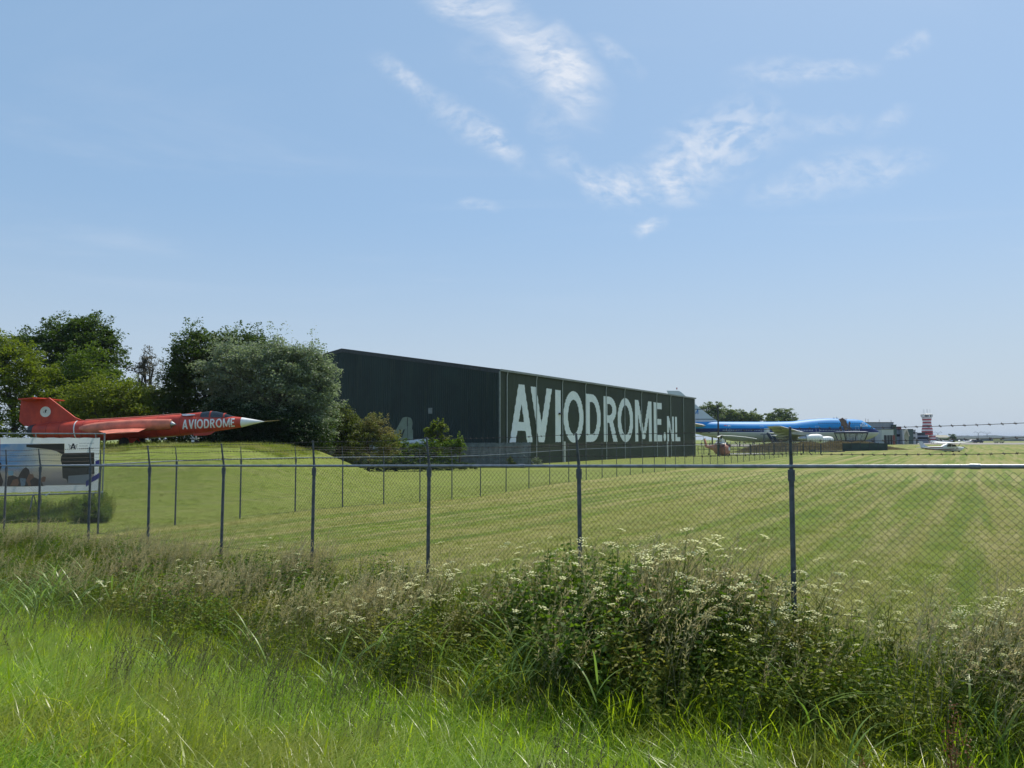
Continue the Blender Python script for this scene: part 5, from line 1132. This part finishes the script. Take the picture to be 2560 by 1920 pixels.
tree('shrub', 'rusty brown tinged shrub between the green shrub and the ivy hedge', 'shrub', [(905, 1078, 50, 32, 0), (945, 1095, 44, 36, 0), (880, 1110, 44, 36, 0), (930, 1062, 30, 18, 0), (900, 1140, 70, 24, -1), (970, 1115, 28, 30, 0)], 68, 19000, .14, TREEM['brown'], sub=.28)
tree('hedge', 'dark ivy covered hedge over the slat fence, below the old tail fin', 'hedge', [(970, 1125, 36, 26, 0), (1010, 1130, 44, 24, 0), (1060, 1130, 50, 26, 0), (1110, 1128, 44, 26, 0), (1145, 1118, 18, 18, 0), (985, 1108, 20, 12, 0), (1000, 1155, 60, 18, -1), (1090, 1155, 56, 20, -1)], 81, 16000, .17, TREEM['ivy'], ratio=.35, sub=.22, spike=.2)
tree('hedge', 'low dark thicket standing in for the shadowed band between the lawn edge and the ivy hedge', 'hedge', [(760, 1150, 80, 16, 3), (880, 1158, 70, 18, 1), (960, 1166, 60, 16, 0), (1040, 1170, 60, 13, 0), (1110, 1168, 50, 11, 2), (1160, 1166, 30, 8, 3)], 75, 14000, .17, TREEM['dark'], ratio=.12, sub=.2, spike=.1)  # added to fill the dark band of shaded bushes and ground shadow
tree('shrub', 'bright green pointed shrub rising above the ivy hedge', 'shrub', [(1094, 1085, 18, 20, 0), (1112, 1098, 18, 16, 0), (1080, 1098, 12, 14, 0), (1088, 1066, 6, 7, 0), (1103, 1068, 7, 8, 0), (1075, 1078, 8, 7, 0), (1100, 1112, 28, 12, 0)], 83, 3600, .19, TREEM['light'], ratio=.6, sub=.22, spike=.5)
tree('shrub', 'small leafy shrub at the right end of the ivy hedge', 'shrub', [(1143, 1104, 14, 12, 0), (1155, 1112, 9, 10, 0)], 82, 1500, .16, TREEM['ivy'], ratio=.6, sub=.18, spike=.3)
for px, w, Y, m_, lb in ((1275, 9, 83, 'olive', 'tiny dark bush at the foot of the slat fence'), (1318, 10, 86, 'olive', 'small grey green bush left of the pale leaning pole'), (1340, 13, 86, 'silver', 'small pale bush right under the leaning pole')):
    tree('bush', lb, 'bush', [(px, 1154, w, 8, 0), (px + 4, 1160, w, 6, 0)], Y, 900, .14, TREEM[m_], sub=.12, spike=.15)
for px, py, w, h, Y, m_, lb in ((232, 1268, 30, 14, 31.5, 'mid', 'dense low green bush at the right foot of the banner frame'),):
    tree('bush', lb, 'bush', [(px, py + 8, w, h, 0), (px - w * .5, py + 19, w * .55, h * .7, 0), (px + w * .5, py + 19, w * .5, h * .7, 0), (px, py + 22, w * 1.0, h * .5, -.3), (px - w * .2, py - 4, w * .4, h * .8, 0)], Y, 5000, .075, TREEM[m_], sub=.16, spike=.18, ratio=.5)
# far trees behind the airliner
for i, (lb, bl, Y, n) in enumerate((('leftmost tree behind the airliner, beside its tail fin', [(1768, 1030, 22, 22, 0), (1780, 1055, 30, 26, 0), (1790, 1018, 12, 10, 0)], 330, 7000),
      ('high rounded tree behind the airliner just right of the fin', [(1805, 1035, 26, 22, 0), (1820, 1045, 26, 20, 0), (1812, 1060, 40, 20, 0)], 335, 8000),
      ('middle tree of the row behind the rear body of the airliner', [(1846, 1042, 22, 18, 0), (1850, 1055, 26, 20, 0)], 332, 6000),
      ('rightmost tree of the row behind the rear body of the airliner', [(1878, 1047, 20, 16, 0), (1884, 1058, 22, 18, 0)], 330, 6000),
      ('separate round tree above the front half of the airliner', [(1945, 1045, 24, 20, 0), (1965, 1042, 20, 18, 0), (1980, 1050, 14, 16, 0), (1925, 1048, 12, 18, 0), (1950, 1060, 40, 16, 0)], 325, 11000))):
    tree('tree', lb, 'tree', bl, Y, n, .62, TREEM['far'], group='trees behind the airliner', sub=1.0, spike=.8)
tree('tree', 'small dark round tree at the right end of the cream roofed building', 'tree', [(2380, 1092, 7, 7, 0), (2377, 1100, 6, 6, 0), (2385, 1098, 5, 7, 0)], 545, 1600, .7, TREEM['dark'], sub=.8, spike=.5)
# far tree line on the horizon: one mass
rs = np.random.RandomState(5); X0, X1, YT = 900, 2700, 3000
nx = 260; xs_ = np.linspace(X0, X1, nx); hh = 14.5 + 2.2 * np.sin(xs_ * .011) + 1.2 * np.sin(xs_ * .05 + 1) + rs.rand(nx) * 1.6 - 1.5 * sm(1500, 1100, xs_)
mb = MB(); depth = [(0, .0), (2, .55), (14, .9), (40, 1.0), (90, 1.0), (140, 0)]
vs = [(x, YT + d, h * t + (rs.rand() - .5) * 1.0 * (t > 0)) for d, t in depth for x, h in zip(xs_, hh)]
mb.add(vs, [(j * nx + i, j * nx + i + 1, (j + 1) * nx + i + 1, (j + 1) * nx + i) for j in range(len(depth) - 1) for i in range(nx - 1)])
x2 = np.linspace(560, 1500, 240); h2 = 6.2 + 1.0 * np.sin(x2 * .02) + .8 * np.sin(x2 * .13) + rs.rand(240) * .8
vs = [(x, 1350 + d, h * t + (rs.rand() - .5) * .5 * (t > 0)) for d, t in depth for x, h in zip(x2, h2)]
mb.add(vs, [(j * 240 + i, j * 240 + i + 1, (j + 1) * 240 + i + 1, (j + 1) * 240 + i) for j in range(len(depth) - 1) for i in range(239)])
tl_ = mb.build('far_woodland', pmat('woodland', (.030, .045, .030), .95, 0, .4, .03)); tl_['kind'] = 'stuff'; tl_['label'] = 'hazy blue line of woodland along the horizon'
# far low wood further left, beyond the buildings
# ------------------------------------------------------------------ ground plants: sources and scatter
def ribbon(V, Fc, Rn, base, ang, h, w, lean, curl, rs, segs=4, rnd=0, fold=.25, tipw=.0):
    """one leaf blade"""
    b = len(V); px, py, pz = base; dx, dy = math.cos(ang), math.sin(ang); sx, sy = -dy, dx
    for i in range(segs + 1):
        t = i / segs; bend = lean * t + curl * t * t * t
        ww = w * (.55 + .45 * min(1, t * 4)) * (1 - t ** 2.2) + tipw * 0
        x = px + dx * bend * h; y = py + dy * bend * h; z = pz + h * (t - .32 * curl * t * t * t - .12 * lean * t)
        if i < segs: V += [(x - sx * ww / 2, y - sy * ww / 2, z), (x + sx * ww / 2, y + sy * ww / 2, z)]
        else: V.append((x, y, z))
    for i in range(segs - 1): Fc += [(b + 2 * i, b + 2 * i + 1, b + 2 * i + 3), (b + 2 * i, b + 2 * i + 3, b + 2 * i + 2)]; Rn += [rnd, rnd]
    Fc.append((b + 2 * segs - 2, b + 2 * segs - 1, b + 2 * segs)); Rn.append(rnd)
def leafq(V, Fc, Rn, c, d, n, L, w, rnd):
    c, d, n = Vector(c), Vector(d).normalized(), Vector(n); s = d.cross(n).normalized() * w / 2; b = len(V)
    V += [tuple(c), tuple(c + d * L * .45 + s), tuple(c + d * L), tuple(c + d * L * .45 - s)]; Fc += [(b, b + 1, b + 2), (b, b + 2, b + 3)]; Rn += [rnd, rnd]
def stick(V, Fc, Rn, pts, w, rnd):                  # thin 3-sided stem
    n = len(pts); b = len(V)
    for i, p in enumerate(pts):
        ww = w * (1 - .6 * i / max(1, n - 1))
        for k in range(3): a = 2.094 * k; V.append((p[0] + ww * math.cos(a), p[1] + ww * math.sin(a), p[2]))
    for i in range(n - 1):
        for k in range(3): q = (k + 1) % 3; Fc += [(b + 3 * i + k, b + 3 * i + q, b + 3 * i + 3 + q), (b + 3 * i + k, b + 3 * i + 3 + q, b + 3 * i + 3 + k)]; Rn += [rnd, rnd]
def mk(name, V, Fc, Rn, mats, mi=None):
    me = np_mesh(name, np.array(V), np.array(Fc)); at = me.attributes.new('rnd', 'FLOAT', 'FACE'); at.data.foreach_set('value', np.array(Rn, np.float32))
    for m in mats: me.materials.append(m)
    if mi is not None: me.polygons.foreach_set('material_index', np.array(mi, np.int32))
    return me
G = {
 'lush': leafmat('grass_lush', (.12, .22, .014), (.40, .53, .075), (.27, .28, .05), trans=.58, rough=.32, patch=.7, pscale=.55, spec=.38),
 'deep': leafmat('grass_deep', (.10, .17, .014), (.25, .33, .045), (.24, .26, .07), trans=.52, rough=.45, patch=.7, pscale=.8),
 'reed': leafmat('reed_leaf', (.13, .22, .04), (.22, .31, .09), trans=.38, rough=.32),
 'stalk': leafmat('dry_stalk', (.26, .25, .13), (.38, .36, .21), trans=.25),
 'seed': leafmat('seed_head', (.33, .30, .14), (.60, .54, .30), (.36, .29, .17), trans=.3, patch=.5, pscale=1.2),
 'dseed': leafmat('dark_seed_head', (.075, .065, .04), (.13, .12, .06), trans=.2),
 'herb': leafmat('herb_leaf', (.06, .11, .012), (.22, .27, .045), (.25, .225, .06), trans=.42, patch=.6, pscale=1.0),
 'nettle': leafmat('nettle_leaf', (.045, .095, .012), (.15, .23, .035), trans=.42),
 'umbel': leafmat('umbel_white', (.66, .66, .42), (.80, .79, .58), trans=.5, rough=.7),
 'umbelo': leafmat('umbel_fading', (.40, .42, .20), (.58, .58, .34), trans=.45, rough=.7),
 'dock': leafmat('dock_brown', (.16, .07, .035), (.24, .13, .07), trans=.2),
 'mown': leafmat('mown_blade', (.13, .18, .02), (.23, .27, .05), (.28, .26, .10), trans=.35, patch=.7, pscale=.5),
 'hay': leafmat('hay', (.24, .21, .11), (.36, .32, .19), trans=.2),
}
def grass_clump(n, h, w, rad, lean, curl, mat, wind=0.0, hv=.5, segs=4, seed=0):
    rs = np.random.RandomState(seed); V, Fc, Rn = [], [], []
    for i in range(n):
        a = rs.rand() * 6.283; r_ = rad * math.sqrt(rs.rand()); ang = rs.rand() * 6.283; l_ = lean * rs.rand(); 
        if wind and rs.rand() < .75: ang = rs.normal() * .6; l_ += wind * rs.rand()
        ribbon(V, Fc, Rn, (r_ * math.cos(a), r_ * math.sin(a), -.03), ang, h * (1 - hv + hv * rs.rand()), w * (.6 + .7 * rs.rand()), l_, curl * rs.rand(), rs, segs, rs.rand())
    return mk('clump', V, Fc, Rn, [mat])
def seed_grass(n, h, seed, head, wind=.35, full=1.0):
    rs = np.random.RandomState(seed); V, Fc, Rn, MI = [], [], [], []
    for i in range(n):
        a = rs.rand() * 6.283; r_ = .13 * math.sqrt(rs.rand()); hh_ = h * (.7 + .4 * rs.rand()); ang = rs.normal() * .7; ln = wind * (.4 + .9 * rs.rand()); b0 = (r_ * math.cos(a), r_ * math.sin(a)); pts = []
        for k in range(6): t = k / 5; bd = ln * t * t * hh_; pts.append((b0[0] + math.cos(ang) * bd, b0[1] + math.sin(ang) * bd, hh_ * (t - .15 * ln * t * t)))
        stick(V, Fc, Rn, pts, .0022, rs.rand()); MI += [0] * (len(Fc) - len(MI))
        tip = Vector(pts[-1]); dr = (tip - Vector(pts[-2])).normalized(); Lh = hh_ * (.18 + .1 * rs.rand()); rr_ = rs.rand()
        for q in range(int(16 * full)):
            t = q / (16 * full); c = tip - dr * Lh * (1 - t) + Vector((0, 0, 0)); sd = Vector(rs.normal(size=3)); d = (dr * 1.2 + sd * .55).normalized(); leafq(V, Fc, Rn, c, d, rs.normal(size=3), .035 * (1.2 - t * .6) * (.7 + .6 * rs.rand()), .007, (rr_ + rs.rand() * .4) % 1)
        MI += [1] * (len(Fc) - len(MI))
    for i in range(n // 2): ribbon(V, Fc, Rn, (rs.normal() * .06, rs.normal() * .06, 0), rs.rand() * 6.28, h * .55 * (.5 + rs.rand() * .6), .006, .3, .5, rs, 4, rs.rand())
    MI += [2] * (len(Fc) - len(MI))
    return mk('seed_grass', V, Fc, Rn, [G['stalk'], head, G['deep']], MI)
def umbel_plant(h, seed, flower, br=6, leafy=1.0):
    rs = np.random.RandomState(seed); V, Fc, Rn, MI = [], [], [], []
    top = Vector((.12 * h, rs.normal() * .04, h * .8)); stick(V, Fc, Rn, [(0, 0, 0), (.02, 0, h * .35), tuple(top * .95)], .005, .2); MI += [0] * (len(Fc) - len(MI))
    for q in range(br):
        t = .45 + .5 * q / br; s0 = Vector((0, 0, 0)).lerp(top, t); a = q * 2.4 + rs.rand(); e = s0 + Vector((math.cos(a) * .2 + .05, math.sin(a) * .2, .2 + .15 * rs.rand())) * h * (.8 + .4 * rs.rand())
        stick(V, Fc, Rn, [tuple(s0), tuple(s0.lerp(e, .5) + Vector((0, 0, -.01))), tuple(e)], .003, .3); MI += [0] * (len(Fc) - len(MI))
        R_ = .028 + .028 * rs.rand(); tl = Vector((rs.normal() * .2 + .15, rs.normal() * .2, 1)).normalized()
        for k in range(11):
            aa = k * 2.4; rr_ = R_ * math.sqrt((k + .3) / 11); off = Vector((math.cos(aa) * rr_, math.sin(aa) * rr_, 0)); off -= tl * off.dot(tl); c = e + off + tl * (.03 - rr_ * .25)
            if k % 3 == 0: stick(V, Fc, Rn, [tuple(e - tl * .012), tuple(c)], .0011, .3); MI += [0] * (len(Fc) - len(MI))
            for z in range(3):
                d = Vector(rs.normal(size=3)); d.z *= .3; d.normalize(); leafq(V, Fc, Rn, c - d * .007 + tl * rs.rand() * .003, d, tl + Vector(rs.normal(size=3)) * .25, .0165, .014, rs.rand())
            MI += [1] * (len(Fc) - len(MI))
    for q in range(int(26 * leafy)):
        t = rs.rand() * .8; s0 = Vector((0, 0, 0)).lerp(top, t); a = rs.rand() * 6.28; e = s0 + Vector((math.cos(a), math.sin(a), .25)) * .2 * h * rs.rand()
        for z in range(4): d = Vector(rs.normal(size=3)); d.z = d.z * .4; leafq(V, Fc, Rn, e + Vector(rs.normal(size=3)) * .03, d, (0, 0, 1), .05, .016, rs.rand())
    MI += [2] * (len(Fc) - len(MI))
    return mk('umbel', V, Fc, Rn, [G['herb'], flower, G['herb']], MI)
def herb(h, seed, mat, L=.07, w=.035, n=9):
    rs = np.random.RandomState(seed); V, Fc, Rn = [], [], []
    for s_ in range(n):
        b0 = Vector((rs.normal() * .09, rs.normal() * .09, 0)); tp = b0 + Vector((rs.normal() * .08 + .05, rs.normal() * .08, h * (.6 + .5 * rs.rand()))); stick(V, Fc, Rn, [tuple(b0), tuple(tp)], .003, .1)
        for k in range(12):
            t = .15 + .85 * k / 12; c = b0.lerp(tp, t); a = k * 1.57 + rs.rand() * .5
            for z in (0, 3.14): leafq(V, Fc, Rn, c, (math.cos(a + z), math.sin(a + z), .5 - 1.2 * rs.rand()), (rs.normal() * .8, rs.normal() * .8, .8), L * (1.2 - t * .6), w * (1.2 - t * .6), rs.rand())
    return mk('herb', V, Fc, Rn, [mat])
def reed(h, seed):
    rs = np.random.RandomState(seed); V, Fc, Rn = [], [], []
    for s_ in range(rs.randint(1, 4)):
        b0 = Vector((rs.normal() * .07, rs.normal() * .07, 0)); H_ = h * (.7 + .4 * rs.rand()); tp = b0 + Vector((.1 * H_, rs.normal() * .05, H_ * .85)); stick(V, Fc, Rn, [tuple(b0), tuple(b0.lerp(tp, .5)), tuple(tp)], .0045, .4)
        nl = rs.randint(5, 8)
        for k in range(nl):
            t = .25 + .75 * k / nl; c = b0.lerp(tp, t); ang = rs.normal() * .55 + (3.14 if k % 3 == 1 else 0); ribbon(V, Fc, Rn, tuple(c), ang, .42 * (.7 + .5 * rs.rand()), .022, .35 + .5 * rs.rand(), .25 + .6 * rs.rand(), rs, 6, rs.rand())
    return mk('reed', V, Fc, Rn, [G['reed']])
def dock(seed):
    rs = np.random.RandomState(seed); V, Fc, Rn, MI = [], [], [], []
    for s_ in range(2):
        b0 = Vector((rs.normal() * .05, rs.normal() * .05, 0)); tp = b0 + Vector((.1, .02 * rs.normal(), .85 + .2 * rs.rand())); stick(V, Fc, Rn, [tuple(b0), tuple(tp)], .005, .2)
        for k in range(90): t = .45 + .55 * rs.rand(); c = b0.lerp(tp, t) + Vector(rs.normal(size=3)) * .02; leafq(V, Fc, Rn, c, rs.normal(size=3), rs.normal(size=3), .022, .014, rs.rand())
    MI += [0] * len(Fc)
    for k in range(6): ribbon(V, Fc, Rn, (0, 0, .05), rs.rand() * 6.28, .28, .055, .7, .5, rs, 4, rs.rand())
    MI += [1] * (len(Fc) - len(MI)); return mk('dock', V, Fc, Rn, [G['dock'], G['herb']], MI)
def scatter(name, label, meshes, P, S, Rz, tilt=.12, seed=0, kindidx=None, stretch=None):
    """P (N,3) points: a point cloud mesh whose points each carry one plant"""
    rs = np.random.RandomState(seed); N = len(P); c = bpy.data.collections.new(name + '_source')
    for i, me in enumerate(meshes): c.objects.link(bpy.data.objects.new('variant_%s' % 'abcdefghijkl'[i], me))
    me = bpy.data.meshes.new(name); me.vertices.add(N); me.vertices.foreach_set('co', np.ascontiguousarray(P, np.float32).ravel())
    a = me.attributes.new('idx', 'INT', 'POINT'); a.data.foreach_set('value', (rs.randint(0, len(meshes), N) if kindidx is None else kindidx).astype(np.int32))
    rot = np.stack([rs.normal(size=N) * tilt, rs.normal(size=N) * tilt, Rz], -1).astype(np.float32); a = me.attributes.new('rot', 'FLOAT_VECTOR', 'POINT'); a.data.foreach_set('vector', rot.ravel())
    st = S if stretch is None else S * stretch
    sc_ = np.stack([st, st, S], -1).astype(np.float32); a = me.attributes.new('scl', 'FLOAT_VECTOR', 'POINT'); a.data.foreach_set('vector', sc_.ravel())
    ob = link(name, me); ob['kind'] = 'stuff'; ob['label'] = label
    ng = bpy.data.node_groups.new(name, 'GeometryNodeTree'); ng.interface.new_socket('Geometry', in_out='INPUT', socket_type='NodeSocketGeometry'); ng.interface.new_socket('Geometry', in_out='OUTPUT', socket_type='NodeSocketGeometry')
    gi, go = ng.nodes.new('NodeGroupInput'), ng.nodes.new('NodeGroupOutput'); ip = ng.nodes.new('GeometryNodeInstanceOnPoints'); ci = ng.nodes.new('GeometryNodeCollectionInfo')
    ci.inputs['Collection'].default_value = c; ci.inputs['Separate Children'].default_value = True; ci.inputs['Reset Children'].default_value = True
    def at(nm, dt): n_ = ng.nodes.new('GeometryNodeInputNamedAttribute'); n_.data_type = dt; n_.inputs['Name'].default_value = nm; return [o for o in n_.outputs if o.enabled and o.name == 'Attribute'][0]
    ng.links.new(gi.outputs[0], ip.inputs['Points']); ng.links.new(ci.outputs[0], ip.inputs['Instance']); ip.inputs['Pick Instance'].default_value = True
    ng.links.new(at('idx', 'INT'), ip.inputs['Instance Index']); ng.links.new(at('rot', 'FLOAT_VECTOR'), ip.inputs['Rotation']); ng.links.new(at('scl', 'FLOAT_VECTOR'), ip.inputs['Scale'])
    ng.links.new(ip.outputs[0], go.inputs[0]); md = ob.modifiers.new('scatter', 'NODES'); md.node_group = ng
    return ob
# places: along the near fence (t metres to the left of the first post) and d metres towards the camera
def fd(t, d): return 3.39 - .8 * t - .6 * d, 9.43 + .6 * t - .8 * d
def inview(X, Y, m=1.12): return (np.abs(X / np.maximum(Y, .1)) < .6657 * m + .03)
def sample(n, t0, t1, d0, d1, rs, dens=None):
    t = rs.uniform(t0, t1, n); d = rs.uniform(d0, d1, n); X, Y = fd(t, d); k = inview(X, Y) & (Y > 2.2)
    if dens is not None: k &= rs.rand(n) < dens(t, d, X, Y)
    t, d, X, Y = t[k], d[k], X[k], Y[k]; return t, d, X, Y
def nz(X, Y, s, o=0): return .5 + .25 * np.sin(X * s + 1.3 * o + 1.7 * np.sin(Y * s * .8 + o)) + .25 * np.sin(Y * s * 1.3 - X * s * .6 + 2.1 * o)
def put(name, label, meshes, tdXY, base, var, seed, tilt=.12, wind=False, hf=None, zoff=0, stretch=None):
    rs = np.random.RandomState(seed); t, d, X, Y = tdXY; Z = height(X, Y) + zoff; S = base * (1 - var + 2 * var * rs.rand(len(X)))
    if hf is not None: S = S * hf(t, d)
    rz = rs.normal(size=len(X)) * .45 + .1 if wind else rs.rand(len(X)) * 6.283
    return scatter(name, label, meshes, np.stack([X, Y, Z], -1), S, rz, tilt, seed, stretch=stretch)
wt = lambda t: np.interp(t, [-8, -1, .2, 1.2, 2.2, 3.2, 6, 14, 26], [1.32, 1.32, 1.4, 1.65, 1.6, 1.45, 1.2, 1.05, .95])    # how tall the growth stands along the fence
# how far the tall weeds reach towards the camera
wd = lambda t: np.interp(t, [-8, -2, 0, 4, 8, 16, 26], [1.1, 1.4, 1.8, 2.4, 2.9, 3.5, 3.6])
rs = np.random.RandomState(11)
lush = [grass_clump(30, .50, .0095, .13, .38, 1.05, G['lush'], .22, .6, 5, s) for s in range(4)] + [grass_clump(26, .44, .0105, .13, .7, 2.1, G['lush'], .4, .5, 6, s + 400) for s in range(3)] + [grass_clump(10, .52, .015, .12, .4, 1.2, G['lush'], .25, .5, 6, s + 200) for s in range(1)]
put('meadow_grass', 'lush bright green grass filling the foreground ditch', lush, sample(26000, -9, 28, 1.8, 8.5, rs, lambda t, d, X, Y: sm(wd(t) - 1.6, wd(t) + .3, d) * 1.0), 1.0, .32, 21)
under = [grass_clump(22, .55, .010, .14, .5, .6, G['deep'], .3, .6, 4, s + 30) for s in range(4)]
put('bank_grass', 'duller green grass between the weeds on the fence bank', under, sample(17000, -9, 34, -.1, 4.6, rs, lambda t, d, X, Y: sm(wd(t) + 1.2, wd(t) - .2, d)), 1.0, .3, 22, hf=lambda t, d: wt(t) ** .6)
sg = [seed_grass(11, .80, s, G['seed']) for s in range(5)]
put('flowering_grass', 'tall pale seeding grasses leaning in the wind along the fence', sg, sample(5200, -9, 34, -.1, 3.4, rs, lambda t, d, X, Y: (.12 + .55 * sm(.55, .78, nz(X, Y, 1.3))) * sm(wd(t) + .9, wd(t) - .8, d)), 1.0, .25, 23, .1, True, lambda t, d: wt(t) * 1.02)
dg = [seed_grass(5, .95, s + 50, G['dseed'], .25, .8) for s in range(4)]
put('dark_seed_grass', 'thin dark seed heads standing out of the lush grass', dg, sample(2200, -9, 28, 2.4, 6.5, rs, lambda t, d, X, Y: .12 + .5 * ((t > 2.5) & (t < 8) & (d < 5)) + .88 * sm(.55, .78, nz(X, Y, .9, 2))), .78, .2, 24, .08, True)
hb = [herb(.55, s, G['herb'], .06, .022, 8) for s in range(4)]
put('weeds', 'mixed leafy weeds on the fence bank', hb, sample(9500, -9, 34, 0, 4.4, rs, lambda t, d, X, Y: (.25 + .75 * sm(.4, .7, nz(X, Y, 1.5, 3))) * sm(wd(t) + .8, wd(t) - .3, d)), 1.0, .3, 25, .15, False, lambda t, d: wt(t))
nt = [herb(.78, s + 9, G['nettle'], .065, .034, 11) for s in range(3)]
put('nettles', 'dark green broad leaved nettles in patches by the fence', nt, sample(1900, -8, 26, .3, 3.0, rs, lambda t, d, X, Y: sm(.62, .8, nz(X, Y, .85, 5)) * (t < 7) + .55 * ((t > .6) & (t < 3.8) & (d < 1.7) & (d > .5)) + .15 * (t >= 7) + 1.0 * ((np.hypot(X - 1.3, (Y - 9.6)) < 1.0))), 1.0, .2, 26, .1, False, lambda t, d: wt(t))
um = [umbel_plant(.95, s, G['umbel'], 7) for s in range(4)] + [umbel_plant(.9, s + 20, G['umbelo'], 7) for s in range(3)]
put('cow_parsley_drift', 'drift of white flowered umbellifers in front of the fence', um, sample(2600, -8, 20, .1, 4.0, rs, lambda t, d, X, Y: (.08 + .92 * sm(.5, .75, nz(X, Y, .9, 7))) * sm(12, 3, t) * (.35 + .65 * sm(-4, 1, t)) * sm(wd(t) + .9, wd(t) - .5, d)), .88, .22, 27, .1, False, lambda t, d: wt(t) * np.interp(d, [0, 1, 3, 4], [1.05, 1, .9, .75]))
rd_ = [reed(.80, s) for s in range(6)]
put('reed_shoots', 'young reed shoots with broad wind bent leaves in the lush grass', rd_, sample(1500, -8, 26, 1.4, 6.2, rs, lambda t, d, X, Y: (.12 + .6 * sm(.5, .8, nz(X, Y, .6, 9))) * np.exp(-((d - wd(t) - .3) / 1.1) ** 2)), 1.0, .22, 28, .08, True)
dk = [dock(s) for s in range(3)]
put('dock_plants', 'rusty brown dock stalks at the lower right', dk, sample(150, -8, 4, 2.4, 5.0, rs, lambda t, d, X, Y: .35 * sm(.40, .62, X / Y)), .9, .15, 29, .08)
# short regrowth and cuttings on the mown field
mw = [grass_clump(24, .075, .007, .14, 1.0, .5, G['mown'], 0, .6, 2, s + 70) for s in range(3)]
hy = [grass_clump(14, .10, .006, .10, 2.2, 1.2, G['hay'], 0, .6, 2, s + 80) for s in range(3)]
def field(n, y0, y1, rs, p=1.0):
    Y = y0 + (y1 - y0) * rs.rand(n) ** 1.3; X = (rs.rand(n) * 2 - 1) * .70 * Y; d = 9.58 - (.6 * X + .8 * Y); k = (d < -.1); return None, d[k], X[k], Y[k]
put('mown_grass', 'short mown grass of the airfield', mw, field(90000, 8, 58, rs), 1.1, .4, 31, .2)
t_, d_, X_, Y_ = field(30000, 8, 60, rs); ac_ = .858 * X_ - .513 * Y_; k = (rs.rand(len(X_)) < .12 + .88 * sm(.55, .8, .5 + .5 * np.sin(ac_ * 2.1 + .8 * np.sin(X_ * .3)))) & (ac_ > .858 * -12.7 - .513 * 29.3)
put('grass_cuttings', 'dry cut grass lying in rows on the field', hy, (None, d_[k], X_[k], Y_[k]), .8, .5, 32, .3)
# edge of longer grass round the mound, and rough grass on the bank by the airliner
e_ = [grass_clump(20, .35, .012, .25, .5, .6, G['mown'], .2, .6, 3, s + 90) for s in range(3)]
n = 2600; X = rs.uniform(-33, -14, n); Y = rs.uniform(46, 56, n); put('mound_grass', 'unmown grass on top of the mound around the jet wheels', e_, (None, X, X, Y), 1.0, .4, 33)
n = 6000; X = rs.uniform(x0_, x1_ + 8, n); Y = rs.uniform(Yb - 7, Yb + 4, n); Z = bankh(X, Y); scatter('bank_rough_grass', 'dry rough grass on the earth bank', [grass_clump(16, .6, .05, .5, .5, .5, leafmat('dry_tuft', (.13, .11, .05), (.22, .18, .10), trans=.2), 0, .6, 2, 95)], np.stack([X, Y, Z - .05], -1), .6 + .6 * rs.rand(n), rs.rand(n) * 6.28, .2, 34)
# long weeds left standing round the banner frame and along the foot of the hedge
def patch(n, px0, px1, Y0, Y1, sd):
    r_ = np.random.RandomState(sd); Y = r_.uniform(Y0, Y1, n); a0, a1 = AB(px0, 1200)[0], AB(px1, 1200)[0]; X = (a0 + (a1 - a0) * r_.rand(n)) * Y; return None, X, X, Y
put('banner_weeds', 'long grass and weeds left unmown under the banner frame', [grass_clump(30, .62, .014, .22, .5, .8, G['deep'], .2, .6, 4, 301), herb(.6, 302, G['herb'], .07, .03, 10), herb(.75, 303, G['nettle'], .07, .036, 12)], patch(620, -60, 262, 31.4, 34.6, 41), .8, .5, 41, .2)
put('frame_corner_weeds', 'dense weeds at the right foot of the banner frame', [herb(.75, 304, G['nettle'], .07, .036, 12), herb(.8, 305, G['herb'], .07, .03, 10)], patch(70, 200, 280, 30.9, 34.2, 42), 1.05, .3, 42, .2)
# single tall flowering plants that stand out against the field
pick = [(1310, 1455, 8.9), (1355, 1440, 9.5), (1398, 1450, 9.9), (1425, 1435, 10.2), (1475, 1435, 10.0), (1500, 1440, 9.2), (1620, 1440, 9.0), (1660, 1430, 9.2), (1700, 1430, 9.1), (1735, 1430, 8.8), (1770, 1440, 9.0), (1585, 1450, 9.3), (1640, 1470, 8.6), (1715, 1470, 8.5), (1900, 1470, 8.9), (2030, 1480, 8.7), (1955, 1500, 8.4), (1080, 1445, 11.2), (1130, 1460, 10.8), (985, 1440, 11.6)]
for i, (px_, py_, Y) in enumerate(pick):
    X = AB(px_, 1400)[0] * Y; o = link('cow_parsley', um[i % 4]); o.location = (X, Y, hz(X, Y)); s = (1.12 if 1600 < px_ < 1780 else 1.0) * random.uniform(.92, 1.12) * float(wt((3.39 - X) * .8 + (Y - 9.43) * .6)); o.scale = (s, s, s); o.rotation_euler = (0, 0, random.uniform(-.6, .6)); setp(o, 'tall white flowered cow parsley standing above the weeds at the near fence', 'plant', 'cow parsley standing above the weeds')
# ------------------------------------------------------------------ haze
hm = bpy.data.materials.new('haze'); hm.use_nodes = True; T = NT(hm.node_tree); T.n.remove(T.n['Principled BSDF']); pvn = T.new('ShaderNodeVolumePrincipled'); pvn.inputs['Density'].default_value = HAZE
pvn.inputs['Color'].default_value = (.62, .76, 1.0, 1); pvn.inputs['Anisotropy'].default_value = 0.0; T.l.new(pvn.outputs[0], T.n['Material Output'].inputs['Volume'])
mb = MB(); mb.box((-5300, -700, -9), (5300, 5700, 34)); hzo = mb.build('haze', hm); hzo['kind'] = 'stuff'
